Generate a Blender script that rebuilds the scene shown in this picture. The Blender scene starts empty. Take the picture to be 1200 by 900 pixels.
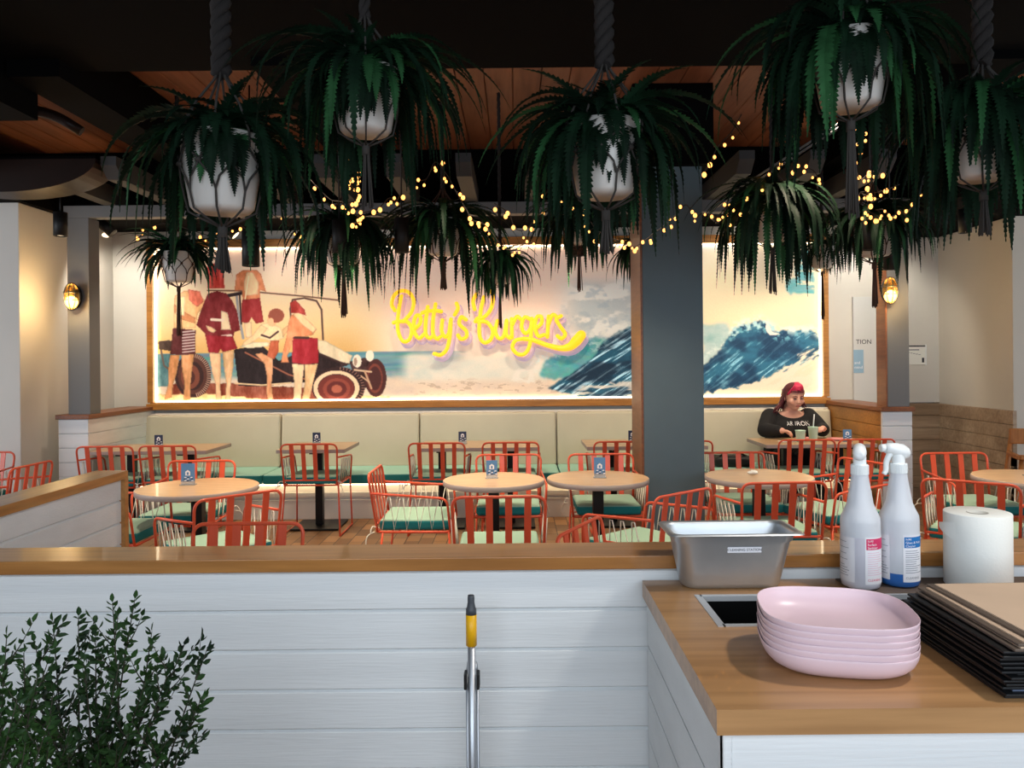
import bpy, bmesh, math, random
import numpy as np
from mathutils import Vector, Matrix, noise as mnoise

scene = bpy.context.scene
COL = scene.collection
PI = math.pi
F, PX, PY, CH, ROLL = 900.0, 604.0, 422.0, 1.55, 0.0095


def at(px, py, Y):
    """a point of the place: picture position at 1200x900 and its distance in front of the camera"""
    u, v = px - PX, PY - py
    c, s = math.cos(ROLL), math.sin(ROLL)
    a, b = u * c + v * s, -u * s + v * c
    return Vector((a / F * Y, Y, CH + b / F * Y))


def rgb(r, g, b):
    f = lambda x: (x / 255 / 12.92) if x / 255 <= 0.04045 else ((x / 255 + 0.055) / 1.055) ** 2.4
    return (f(r), f(g), f(b), 1.0)


# ------------------------------------------------------------------ materials
MATS = {}


def mat(name, color, rough=0.5, metal=0.0, emit=None, estr=0.0, trans=0.0, spec=0.5, var=0.0, vscale=20.0,
        bump=0.0, bscale=80.0, stretch=(1, 1, 1), coat=0.0, sheen=0.0, alpha=1.0, ior=1.45, double=None):
    m = bpy.data.materials.new(name)
    m.use_nodes = True
    nt = m.node_tree
    p = nt.nodes['Principled BSDF']
    col = tuple(color)
    p.inputs['Base Color'].default_value = col
    p.inputs['Roughness'].default_value = rough
    p.inputs['Metallic'].default_value = metal
    p.inputs['Specular IOR Level'].default_value = spec
    p.inputs['IOR'].default_value = ior
    p.inputs['Transmission Weight'].default_value = trans
    p.inputs['Coat Weight'].default_value = coat
    p.inputs['Sheen Weight'].default_value = sheen
    p.inputs['Alpha'].default_value = alpha
    if emit is not None:
        p.inputs['Emission Color'].default_value = emit
        p.inputs['Emission Strength'].default_value = estr
    if var > 0 or bump > 0:
        tc = nt.nodes.new('ShaderNodeTexCoord')
        mp = nt.nodes.new('ShaderNodeMapping')
        mp.inputs['Scale'].default_value = stretch
        nt.links.new(tc.outputs['Object'], mp.inputs['Vector'])
        if var > 0:
            n = nt.nodes.new('ShaderNodeTexNoise')
            n.inputs['Scale'].default_value = vscale
            n.inputs['Detail'].default_value = 4
            nt.links.new(mp.outputs[0], n.inputs['Vector'])
            r = nt.nodes.new('ShaderNodeValToRGB')
            r.color_ramp.elements[0].position = 0.3
            r.color_ramp.elements[1].position = 0.7
            d = double or tuple(min(1, x * (1 + var)) for x in col[:3]) + (1,)
            lo = tuple(x * (1 - var) for x in col[:3]) + (1,) if double is None else col
            r.color_ramp.elements[0].color = lo
            r.color_ramp.elements[1].color = d
            nt.links.new(n.outputs['Fac'], r.inputs['Fac'])
            nt.links.new(r.outputs['Color'], p.inputs['Base Color'])
        if bump > 0:
            n2 = nt.nodes.new('ShaderNodeTexNoise')
            n2.inputs['Scale'].default_value = bscale
            n2.inputs['Detail'].default_value = 3
            nt.links.new(mp.outputs[0], n2.inputs['Vector'])
            bp = nt.nodes.new('ShaderNodeBump')
            bp.inputs['Strength'].default_value = bump
            bp.inputs['Distance'].default_value = 0.004
            nt.links.new(n2.outputs['Fac'], bp.inputs['Height'])
            nt.links.new(bp.outputs[0], p.inputs['Normal'])
    MATS[name] = m
    return m


def wood(name, c1, c2, rough=0.4, scale=6.0, stretch=(0.08, 1, 1), coat=0.0, bump=0.15):
    m = mat(name, c1, rough, var=0.3, vscale=scale, stretch=stretch, coat=coat, double=c2)
    nt = m.node_tree
    p = nt.nodes['Principled BSDF']
    mp = [n for n in nt.nodes if n.type == 'MAPPING'][0]
    n2 = nt.nodes.new('ShaderNodeTexNoise')
    n2.inputs['Scale'].default_value = scale * 9
    n2.inputs['Detail'].default_value = 5
    nt.links.new(mp.outputs[0], n2.inputs['Vector'])
    mx = nt.nodes.new('ShaderNodeMix')
    mx.data_type = 'RGBA'
    mx.blend_type = 'MULTIPLY'
    mx.inputs['Factor'].default_value = 0.45
    ramp = [n for n in nt.nodes if n.type == 'VALTORGB'][0]
    r2 = nt.nodes.new('ShaderNodeValToRGB')
    r2.color_ramp.elements[0].position = 0.35
    r2.color_ramp.elements[0].color = (0.45, 0.4, 0.36, 1)
    r2.color_ramp.elements[1].position = 0.62
    nt.links.new(n2.outputs['Fac'], r2.inputs['Fac'])
    nt.links.new(ramp.outputs['Color'], mx.inputs['A'])
    nt.links.new(r2.outputs['Color'], mx.inputs['B'])
    nt.links.new(mx.outputs['Result'], p.inputs['Base Color'])
    bp = nt.nodes.new('ShaderNodeBump')
    bp.inputs['Strength'].default_value = bump
    bp.inputs['Distance'].default_value = 0.002
    nt.links.new(n2.outputs['Fac'], bp.inputs['Height'])
    nt.links.new(bp.outputs[0], p.inputs['Normal'])
    return m


def brick_floor(name):
    m = mat(name, rgb(150, 105, 65), 0.5)
    nt = m.node_tree
    p = nt.nodes['Principled BSDF']
    tc = nt.nodes.new('ShaderNodeTexCoord')
    mp = nt.nodes.new('ShaderNodeMapping')
    mp.inputs['Rotation'].default_value = (0, 0, PI / 2)
    nt.links.new(tc.outputs['Object'], mp.inputs['Vector'])
    b = nt.nodes.new('ShaderNodeTexBrick')
    b.inputs['Scale'].default_value = 1.0
    b.inputs['Brick Width'].default_value = 0.24
    b.inputs['Row Height'].default_value = 0.12
    b.inputs['Mortar Size'].default_value = 0.004
    b.inputs['Color1'].default_value = rgb(176, 128, 84)
    b.inputs['Color2'].default_value = rgb(122, 84, 54)
    b.inputs['Mortar'].default_value = rgb(70, 50, 36)
    b.inputs['Bias'].default_value = -0.1
    nt.links.new(mp.outputs[0], b.inputs['Vector'])
    nt.links.new(b.outputs['Color'], p.inputs['Base Color'])
    bp = nt.nodes.new('ShaderNodeBump')
    bp.inputs['Strength'].default_value = 0.4
    bp.inputs['Distance'].default_value = 0.003
    bp.invert = True
    nt.links.new(b.outputs['Fac'], bp.inputs['Height'])
    nt.links.new(bp.outputs[0], p.inputs['Normal'])
    return m


def emis(name, color, s):
    return mat(name, (0.02, 0.02, 0.02, 1), 0.5, emit=color, estr=s)


mat('white_paint_board', rgb(226, 229, 230), 0.55, var=0.05, vscale=5, stretch=(0.15, 1, 3), bump=0.25, bscale=60)
mat('wall_paint', rgb(214, 210, 202), 0.7, var=0.02, vscale=3)
mat('wall_paint_warm', rgb(196, 188, 174), 0.7, var=0.02, vscale=3)
mat('door_paint', rgb(214, 214, 212), 0.6)
mat('black_paint', rgb(7, 7, 8), 0.9, spec=0.08)
mat('soft_black', rgb(16, 16, 17), 0.55)
mat('black_metal', rgb(20, 20, 21), 0.4, metal=0.3)
mat('charcoal_metal', rgb(64, 66, 66), 0.35, metal=0.6)
mat('grey_post', rgb(104, 106, 108), 0.6)
mat('rafter_grey', rgb(62, 62, 63), 0.7)
mat('pillar_grey', rgb(92, 110, 119), 0.6, var=0.04, vscale=4)
wood('ceiling_timber', rgb(126, 76, 52), rgb(156, 98, 70), 0.55, 3, (1, 0.1, 1))
wood('bar_timber', rgb(160, 104, 50), rgb(196, 140, 78), 0.28, 5, (0.08, 1, 1), coat=0.3)
wood('wing_timber', rgb(160, 104, 50), rgb(196, 140, 78), 0.28, 5, (1, 0.08, 1), coat=0.3)
wood('frame_timber', rgb(168, 112, 50), rgb(196, 136, 66), 0.4, 5, (0.1, 1, 1))
wood('dark_timber', rgb(120, 70, 40), rgb(146, 90, 52), 0.4, 5, (1, 0.1, 1))
wood('counter_timber', rgb(176, 130, 84), rgb(198, 152, 104), 0.32, 4, (0.06, 1, 1), coat=0.2, bump=0.06)
wood('clad_timber', rgb(150, 124, 98), rgb(190, 166, 138), 0.6, 4, (0.08, 1, 1))
wood('table_timber', rgb(206, 166, 122), rgb(222, 186, 146), 0.3, 5, (0.1, 1, 1), coat=0.2, bump=0.05)
mat('table_edge', rgb(176, 160, 152), 0.5)
wood('chair_timber', rgb(188, 120, 62), rgb(206, 140, 80), 0.45, 6, (1, 1, 0.1))
brick_floor('floor_paver')
mat('coral', rgb(230, 92, 60), 0.35, coat=0.2)
mat('cord_white', rgb(232, 226, 212), 0.7)
mat('mint_fabric', rgb(154, 188, 168), 0.85, bump=0.2, bscale=300)
mat('teal_fabric', rgb(30, 136, 140), 0.85, bump=0.2, bscale=300)
mat('bench_grey', rgb(208, 199, 176), 0.5, var=0.04, vscale=3, bump=0.1, bscale=200)
mat('bench_top', rgb(168, 218, 202), 0.7)
mat('bench_front', rgb(26, 126, 128), 0.7)
mat('white_trim', rgb(226, 220, 212), 0.5)
mat('led', (0.02, 0.02, 0.02, 1), emit=(1.0, 0.80, 0.52, 1), estr=7)
mat('led_bench', (0.02, 0.02, 0.02, 1), emit=(1.0, 0.72, 0.42, 1), estr=9)
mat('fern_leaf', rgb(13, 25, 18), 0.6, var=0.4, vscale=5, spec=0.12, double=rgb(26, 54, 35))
mat('fern_leaf_lit', rgb(44, 88, 52), 0.6, var=0.35, vscale=9, spec=0.15)  # paler green that paints some fronds as if lit
mat('shrub_leaf', rgb(18, 33, 22), 0.5, var=0.45, vscale=9, spec=0.2, double=rgb(50, 82, 36))
mat('stem_green', rgb(52, 50, 38), 0.7)
mat('pot_white', rgb(226, 222, 216), 0.45)
mat('macrame', rgb(66, 62, 59), 0.9, bump=0.3, bscale=200)
mat('rope_dark', rgb(44, 40, 39), 0.95, bump=0.6, bscale=120)
mat('macrame_brown', rgb(74, 50, 38), 0.9, bump=0.3, bscale=200)
mat('cable_dark', rgb(36, 28, 22), 0.7)
mat('bulb', (0.02, 0.02, 0.02, 1), emit=(1.0, 0.40, 0.09, 1), estr=3.4)
mat('lamp_glow', (0.02, 0.02, 0.02, 1), emit=(1.0, 0.62, 0.22, 1), estr=14)
mat('can_glow', (0.02, 0.02, 0.02, 1), emit=(1.0, 0.78, 0.5, 1), estr=3.0)
mat('amber_glass', rgb(255, 190, 90), 0.15, trans=0.9)
mat('neon', rgb(240, 180, 30), 0.4, emit=(1.0, 0.54, 0.02, 1), estr=0.95)
mat('lavender', rgb(205, 188, 216), 0.6, emit=rgb(196, 172, 208), estr=0.3)  # tint of the sign letters' shadow, with a faint glow added
mat('steel_bright', rgb(206, 208, 210), 0.4, metal=0.45)
mat('steel', rgb(206, 211, 216), 0.46, metal=0.92, var=0.06, vscale=8)
mat('aluminium', rgb(200, 204, 210), 0.45, metal=1.0)
mat('yellow_plastic', rgb(236, 178, 20), 0.4)
mat('grey_plastic', rgb(66, 70, 76), 0.5)
mat('pink_plastic', rgb(226, 199, 207), 0.32)
mat('bottle_plastic', rgb(226, 229, 235), 0.35, trans=0.2)
mat('bottle_blue', rgb(52, 112, 190), 0.35, trans=0.15)
mat('bottle_haze', rgb(222, 220, 230), 0.35, trans=0.2)
mat('white_plastic', rgb(236, 240, 240), 0.35)
mat('label_white', rgb(236, 234, 238), 0.6)
mat('label_pink', rgb(214, 50, 100), 0.6)
mat('label_pale_pink', rgb(232, 190, 206), 0.6)
mat('label_blue', rgb(20, 110, 180), 0.6)
mat('ink', rgb(40, 42, 52), 0.7)
mat('ink_grey', rgb(140, 142, 152), 0.7)
mat('ink_white', rgb(245, 245, 248), 0.7)
mat('paper', rgb(238, 238, 232), 0.85, bump=0.15, bscale=150)
mat('paper_brown', rgb(206, 178, 152), 0.7, var=0.05, vscale=8)
mat('paper_core', rgb(206, 204, 196), 0.85)  # slightly greyer paper for the core of the roll
mat('board_black', rgb(16, 16, 18), 0.5)
mat('board_brown', rgb(92, 78, 68), 0.6)
mat('board_blue', rgb(78, 88, 110), 0.6)
mat('card_blue', rgb(92, 140, 188), 0.4)
mat('card_navy', rgb(40, 52, 84), 0.4)
mat('acrylic', rgb(226, 232, 236), 0.12, trans=0.7)
mat('poster_blue', rgb(150, 184, 208), 0.6)
mat('skin', rgb(226, 172, 150), 0.55, var=0.05, vscale=12)
mat('lip', rgb(198, 122, 114), 0.5)
mat('sweater', rgb(30, 29, 31), 0.9)
mat('trousers', rgb(18, 18, 20), 0.9)
mat('hair_red', rgb(84, 24, 32), 0.45, var=0.3, vscale=30)
mat('hair_pink', rgb(206, 44, 84), 0.45, var=0.2, vscale=30)
mat('cup_mint', rgb(196, 226, 206), 0.5)
mat('burger', rgb(190, 96, 54), 0.6)
mat('basket_pink', rgb(226, 150, 150), 0.5)
mat('duct_metal', rgb(30, 17, 12), 0.4, metal=0.0, spec=0.25, var=0.2, vscale=4, stretch=(1, 6, 1))
mat('tray_black', rgb(12, 12, 13), 0.3)


# ------------------------------------------------------------------ mesh builder
class MB:
    def __init__(s):
        s.v, s.f, s.m, s.sm = [], [], [], []

    def add(s, verts, faces, mi=0, smooth=False):
        o = len(s.v)
        s.v.extend([tuple(p) for p in verts])
        for f in faces:
            s.f.append(tuple(i + o for i in f))
            s.m.append(mi)
            s.sm.append(smooth)
        return s

    def box(s, lo, hi, mi=0, bev=0.0, rot=None, org=None, seg=2, top=None):
        """axis-aligned box, optionally bevelled; top = material of upward faces"""
        bm = bmesh.new()
        bmesh.ops.create_cube(bm, size=1.0)
        c = [(a + b) / 2 for a, b in zip(lo, hi)]
        d = [b - a for a, b in zip(lo, hi)]
        for v in bm.verts:
            v.co = Vector((v.co.x * d[0] + c[0], v.co.y * d[1] + c[1], v.co.z * d[2] + c[2]))
        if bev > 0:
            bmesh.ops.bevel(bm, geom=bm.edges[:], offset=bev, segments=seg, profile=0.5, affect='EDGES')
        if rot is not None:
            R = rot if isinstance(rot, Matrix) else Matrix.Rotation(rot, 4, 'Z')
            o = Vector(org) if org is not None else Vector(c)
            for v in bm.verts:
                v.co = o + R.to_3x3() @ (v.co - o)
        bm.normal_update()
        bm.verts.index_update()
        vs = [v.co.copy() for v in bm.verts]
        off = len(s.v)
        s.v.extend([tuple(p) for p in vs])
        for f in bm.faces:
            s.f.append(tuple(v.index + off for v in f.verts))
            s.m.append(top if (top is not None and f.normal.z > 0.6) else mi)
            s.sm.append(bev > 0.004 and False)
        bm.free()
        return s

    def tube(s, pts, r, n=8, mi=0, closed=False, cap=True, smooth=True, flat=None):
        pts = [Vector(p) for p in pts]
        k = len(pts)
        rs = list(r) if hasattr(r, '__len__') else [r] * k
        tans = []
        for i in range(k):
            a = pts[(i - 1) % k] if (closed or i > 0) else pts[i]
            b = pts[(i + 1) % k] if (closed or i < k - 1) else pts[i]
            t = b - a
            tans.append(t.normalized() if t.length > 1e-9 else Vector((0, 0, 1)))
        ref = Vector((0, 0, 1)) if abs(tans[0].z) < 0.9 else Vector((1, 0, 0))
        nrm = (ref - tans[0] * ref.dot(tans[0])).normalized()
        vs = []
        for i in range(k):
            t = tans[i]
            nrm = nrm - t * nrm.dot(t)
            if nrm.length < 1e-6:
                nrm = t.orthogonal()
            nrm.normalize()
            bn = t.cross(nrm)
            for j in range(n):
                a = 2 * PI * j / n
                vs.append(pts[i] + (nrm * math.cos(a) + bn * math.sin(a)) * rs[i])
        fs = []
        rng = k if closed else k - 1
        for i in range(rng):
            i2 = (i + 1) % k
            for j in range(n):
                j2 = (j + 1) % n
                fs.append((i * n + j, i2 * n + j, i2 * n + j2, i * n + j2))
        s.add(vs, fs, mi, smooth)
        if cap and not closed:
            o = len(s.v) - len(vs)
            s.f.append(tuple(o + j for j in range(n))); s.m.append(mi); s.sm.append(False)
            s.f.append(tuple(o + (k - 1) * n + (n - 1 - j) for j in range(n))); s.m.append(mi); s.sm.append(False)
        return s

    def lathe(s, prof, n=24, mi=0, org=(0, 0, 0), smooth=True, a0=0.0, a1=2 * PI, sx=1.0, sy=1.0, cap=False):
        """profile of (radius, z) around the z axis"""
        full = abs(a1 - a0 - 2 * PI) < 1e-6
        m = n if full else n + 1
        vs = []
        for (r, z) in prof:
            for j in range(m):
                a = a0 + (a1 - a0) * j / n
                vs.append((org[0] + r * math.cos(a) * sx, org[1] + r * math.sin(a) * sy, org[2] + z))
        fs = []
        for i in range(len(prof) - 1):
            for j in range(n):
                j2 = (j + 1) % m if full else j + 1
                fs.append((i * m + j, i * m + j2, (i + 1) * m + j2, (i + 1) * m + j))
        s.add(vs, fs, mi, smooth)
        if cap and full:
            o = len(s.v) - len(vs)
            s.f.append(tuple(o + j for j in reversed(range(m)))); s.m.append(mi); s.sm.append(False)
            s.f.append(tuple(o + (len(prof) - 1) * m + j for j in range(m))); s.m.append(mi); s.sm.append(False)
        return s

    def sphere(s, c, r, n=8, m=6, mi=0):
        rr = r if hasattr(r, '__len__') else (r, r, r)
        vs, fs = [], []
        for i in range(m + 1):
            th = PI * i / m
            for j in range(n):
                a = 2 * PI * j / n
                vs.append((c[0] + rr[0] * math.sin(th) * math.cos(a), c[1] + rr[1] * math.sin(th) * math.sin(a), c[2] + rr[2] * math.cos(th)))
        for i in range(m):
            for j in range(n):
                j2 = (j + 1) % n
                fs.append((i * n + j, (i + 1) * n + j, (i + 1) * n + j2, i * n + j2))
        return s.add(vs, fs, mi, True)

    def prism(s, poly, axis, lo, hi, mi=0):
        """extrude a 2-D polygon along an axis ('X','Y','Z') between lo and hi"""
        k = len(poly)
        def P(p, t):
            return {'X': (t, p[0], p[1]), 'Y': (p[0], t, p[1]), 'Z': (p[0], p[1], t)}[axis]
        vs = [P(p, lo) for p in poly] + [P(p, hi) for p in poly]
        fs = [(i, (i + 1) % k, k + (i + 1) % k, k + i) for i in range(k)]
        fs += [tuple(reversed(range(k))), tuple(range(k, 2 * k))]
        s.add(vs, fs, mi)
        return s

    def build(s, name, mats, parent=None, loc=None, fix=True):
        me = bpy.data.meshes.new(name)
        me.from_pydata(s.v, [], s.f)
        ms = mats if isinstance(mats, (list, tuple)) else [mats]
        for x in ms:
            me.materials.append(MATS[x])
        me.polygons.foreach_set('material_index', s.m)
        me.polygons.foreach_set('use_smooth', s.sm)
        if fix:
            bm = bmesh.new(); bm.from_mesh(me)
            bmesh.ops.recalc_face_normals(bm, faces=bm.faces[:])
            bm.to_mesh(me); bm.free()
        me.update()
        o = bpy.data.objects.new(name, me)
        COL.objects.link(o)
        if parent is not None:
            o.parent = parent
        if loc is not None:
            o.location = loc
        return o


def tag(o, label=None, cat=None, group=None, kind=None):
    if label: o['label'] = label
    if cat: o['category'] = cat
    if group: o['group'] = group
    if kind: o['kind'] = kind
    return o


def thing(name, label, cat, loc=(0, 0, 0), rz=0.0, group=None):
    o = bpy.data.objects.new(name, None)
    o.empty_display_size = 0.1
    COL.objects.link(o)
    o.location = loc
    o.rotation_euler = (0, 0, rz)
    return tag(o, label, cat, group)


KIDS = {}


def dup(root, loc, rz, label, group=None):
    """a thing again, with copies of its parts and sub-parts"""
    def cp(o, par):
        c = o.copy()
        COL.objects.link(c)
        if par is not None:
            c.parent = par
        for ch in [x for x in ALLOBJ() if x.parent == o]:
            cp(ch, c)
        return c
    r = cp(root, None)
    r.location = loc
    r.rotation_euler = (0, 0, rz)
    r['label'] = label
    if group: r['group'] = group
    return r


def ALLOBJ():
    return list(bpy.data.objects)


def struct(o, label, cat):
    return tag(o, label, cat, None, 'structure')


def arc_pts(p0, p1, p2, r, n=5):
    """round the corner p1 of the path p0-p1-p2"""
    p0, p1, p2 = Vector(p0), Vector(p1), Vector(p2)
    a = p1 + (p0 - p1).normalized() * r
    b = p1 + (p2 - p1).normalized() * r
    return [(1 - t) ** 2 * a + 2 * t * (1 - t) * p1 + t * t * b for t in [i / n for i in range(n + 1)]]


def rounded(path, r, n=5):
    out = [Vector(path[0])]
    for i in range(1, len(path) - 1):
        out += arc_pts(path[i - 1], path[i], path[i + 1], r, n)
    out.append(Vector(path[-1]))
    return out


def catmull(pts, k=8):
    P = [Vector(p) for p in pts]
    P = [P[0] * 2 - P[1]] + P + [P[-1] * 2 - P[-2]]
    out = []
    for i in range(1, len(P) - 2):
        a, b, c, d = P[i - 1], P[i], P[i + 1], P[i + 2]
        for j in range(k):
            t = j / k
            out.append(0.5 * ((2 * b) + (c - a) * t + (2 * a - 5 * b + 4 * c - d) * t * t + (3 * b - a - 3 * c + d) * t ** 3))
    out.append(P[-2])
    return out


def text_polys(body, size, align='CENTER'):
    """filled lettering as (verts, faces) in the xy plane"""
    cu = bpy.data.curves.new('lettering_curve', 'FONT')
    cu.body = body
    cu.size = size
    cu.align_x = align
    cu.align_y = 'CENTER'
    cu.resolution_u = 3
    o = bpy.data.objects.new('lettering_curve', cu)
    COL.objects.link(o)
    dg = bpy.context.evaluated_depsgraph_get()
    dg.update()
    me = bpy.data.meshes.new_from_object(o.evaluated_get(dg))
    vs = [v.co.copy() for v in me.vertices]
    fs = [tuple(p.vertices) for p in me.polygons]
    bpy.data.objects.remove(o)
    bpy.data.curves.remove(cu)
    bpy.data.meshes.remove(me)
    return vs, fs

# ------------------------------------------------------------------ the setting
YW = 8.34                        # back wall
TR = [0]


def trim(mb, m, label, cat='beam'):
    TR[0] += 1
    return struct(mb.build('trim_%d' % TR[0], m), label, cat)


struct(MB().box((-8, -1.0, -0.1), (8, 8.5, 0)).build('floor', 'floor_paver'), 'brown paver floor laid in running bond', 'floor')
mb = MB()
for i in range(70):              # lining boards running away from the counter
    x0 = -7 + i * 0.2
    mb.box((x0 + 0.003, 3.5, 3.53), (x0 + 0.197, 7.25, 3.56), bev=0.004, seg=1)
mb.box((-8, 3.4, 3.56), (8, 8.5, 3.62))
struct(mb.build('ceiling', 'ceiling_timber'), 'red-brown timber lining boards of the ceiling', 'ceiling')
trim(MB().box((-8, -1.0, 3.30), (8, 4.6, 3.62)), 'black_paint', 'wide black bulkhead over the counter', 'bulkhead')
trim(MB().box((-8, 3.2, 3.05), (-2.92, 4.72, 3.30)), 'black_paint', 'lower black bulkhead at the left of the ceiling', 'bulkhead')
trim(MB().box((-2.9, 4.4, 3.2), (-2.6, 7.2, 3.53)), 'black_paint', 'black ceiling beam beside the round duct')
trim(MB().box((-1.5, 4.4, 3.25), (-1.22, 7.2, 3.53)), 'black_paint', 'black ceiling beam over the left tables')
trim(MB().box((2.75, 4.4, 3.25), (3.05, 7.2, 3.53)), 'black_paint', 'black ceiling beam over the right tables')
trim(MB().box((-0.5, 4.6, 3.40), (0.28, 4.68, 3.53)), 'ceiling_timber', 'short timber batten under the boarded ceiling', 'batten')
trim(MB().box((-8, 7.2, 2.98), (8, 8.5, 3.55)), 'black_paint', 'black bulkhead above the mural alcove', 'bulkhead')
trim(MB().box((-8, 5.2, 2.98), (-4.3, 7.2, 3.3)), 'black_paint', 'black soffit above the left wall', 'soffit')
trim(MB().box((3.62, 5.9, 2.84), (8, 8.5, 3.3)), 'black_paint', 'black soffit above the right wall', 'soffit')
trim(MB().box((-4.12, 7.02, 2.89), (3.62, 7.14, 3.0), bev=0.004), 'grey_post', 'long grey timber beam across the alcove front')
for i, x in enumerate([-3.75, -3.2, -2.65, -2.1, -1.55, -1.0, -0.45, 0.1, 0.65, 1.75, 2.3, 2.85]):
    trim(MB().prism([(5.95, 3.09), (6.05, 3.0), (7.2, 3.0), (7.2, 3.16), (5.95, 3.16)], 'X', x, x + 0.12), 'rafter_grey',
         'grey rafter end on the alcove beam', 'rafter')


def boards(mb, axis, t0, t1, face, z0, z1, pitch, back, sgn, mi=0, gap=1.0, slot=False):
    """lapped boards: axis they run along, from t0 to t1; the face plane, and the plane behind it"""
    n = max(1, round((z1 - z0) / pitch))
    h = (z1 - z0) / n
    for i in range(n):
        a, b = z0 + i * h, z0 + (i + 1) * h
        f = face
        g = gap
        poly = [(back, a), (f - sgn * 0.002, a + 0.0005), (f, a + 0.003), (f, b - 0.009 * g), (f - sgn * 0.009 * g, b - 0.002), (back, b - 0.001)]
        if slot:
            poly = [(back, a), (f, a), (f, b - 0.005), (f - sgn * 0.016, b - 0.005), (f - sgn * 0.016, b), (back, b)]
        mb.prism(poly, 'X' if axis == 'X' else 'Y', t0, t1, mi)
    return mb


# back wall, with the timber clad foot at the far right
struct(MB().box((-4.4, YW, 0), (3.62, YW + 0.1, 3.0)).box((3.62, YW, 1.05), (4.7, YW + 0.1, 3.0)).build('wall_back', 'wall_paint'),
       'off-white wall that carries the mural', 'wall')
struct(MB().box((-8, 6.76, 0), (-4.36, YW + 0.1, 2.98), bev=0.006).box((-8, 6.745, 0.60), (-4.4, 6.77, 0.625)).build('wall_left', 'wall_paint'),
       'off-white wall corner at the left', 'wall')
struct(MB().box((4.6, 7.1, 0.0), (8, YW + 0.1, 2.84), bev=0.006).build('wall_right', 'wall_paint_warm'), 'beige wall corner at the right', 'wall')
mb = boards(MB(), 'Y', 7.085, YW, 4.585, 0, 1.04, 0.13, 4.62, -1)
boards(mb, 'X', 4.585, 8, 7.085, 0, 0.62, 0.13, 7.12, -1)
boards(mb, 'X', 3.62, 4.6, YW - 0.02, 0, 1.04, 0.13, YW + 0.1, -1)
trim(mb, 'clad_timber', 'pale timber cladding along the foot of the right wall', 'cladding')
# door beside the mural
o = MB().box((3.66, YW - 0.03, 0.0), (3.93, YW, 2.2), bev=0.003).build('door_1', 'door_paint')
struct(o, 'pale grey door behind the right post', 'door')
vs, fs = text_polys('TION', 0.07)
MB().add([(v.x + 3.77, YW - 0.033, v.y + 1.71) for v in vs], fs).build('door_lettering', 'ink', o, fix=False)
for side, xs, xe in (('left', -4.17, -3.9), ('right', 3.34, 3.61)):
    mb = boards(MB(), 'X', xs, xe, 7.0, 0, 1.05, 0.13, 7.03, -1)
    if side == 'left':
        boards(mb, 'Y', 7.031, 8.3, xe, 0, 1.05, 0.13, xe - 0.03, 1)
    else:
        trim(boards(MB(), 'Y', 7.031, 8.3, xs, 0, 1.05, 0.13, xs + 0.03, -1), 'frame_timber', 'warm timber lining on the inner side of the right return wall', 'cladding')
    mb.box((xs + 0.03, 7.03, 0), (xe - 0.03, 8.3, 1.05))
    struct(mb.build('wall_return_%s' % side, 'white_paint_board'), 'low white boarded return wall at the %s of the banquette' % side, 'wall')
    trim(MB().box((xs - 0.02, 6.98, 1.05), (xe + 0.02, 8.3, 1.09), bev=0.004), 'dark_timber', 'brown timber cap on the %s return wall' % side, 'cap')
    px = -4.09 if side == 'left' else 3.40
    trim(MB().box((px, 7.02, 1.09), (px + 0.2, 7.2, 2.89), bev=0.004), 'grey_post', 'grey post on the %s return wall' % side, 'post')
trim(MB().box((3.385, 7.02, 1.09), (3.398, 7.2, 2.89)), 'dark_timber', 'brown strip on the side of the right post', 'strip')

# pillar
struct(MB().box((0.932, 5.6, 0), (1.372, 6.06, 3.5), bev=0.004).build('pillar', 'pillar_grey'), 'square slate grey pillar', 'pillar')
trim(MB().box((0.86, 5.52, 2.95), (1.44, 6.14, 3.53)), 'black_paint', 'black boxing round the head of the pillar', 'boxing')
trim(MB().box((0.915, 5.6, 0), (0.931, 6.06, 3.5)), 'dark_timber', 'timber strip on the left side of the pillar', 'strip')

# front partition with its bar-top cap, and the wing at the left
YF = 1.95
mb = boards(MB(), 'X', -3.6, 4.0, YF + 0.015, 0.0, 1.016, 0.0985, YF + 0.06, -1)
mb.box((-3.6, YF + 0.05, 0), (4.0, 2.09, 1.016))
struct(mb.build('wall_front', 'white_paint_board'), 'white boarded half-height partition', 'wall')
trim(MB().box((-3.6, YF, 1.016), (4.0, 2.10, 1.05), bev=0.0025), 'bar_timber', 'oak cap along the front partition', 'cap')
mb = boards(MB(), 'Y', 2.10, 3.58, -1.845, 0.0, 1.016, 0.0985, -1.87, 1)
mb.box((-1.95, 2.1, 0), (-1.86, 3.58, 1.016))
struct(mb.build('wall_wing', 'white_paint_board'), 'white boarded wing of the partition at the left', 'wall')
trim(MB().box((-1.975, 2.10, 1.012), (-1.825, 3.61, 1.05), bev=0.0025).box((-1.975, 3.58, 0), (-1.825, 3.612, 1.014), bev=0.002), 'wing_timber',
     'oak cap and end board of the left wing', 'cap')

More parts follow.
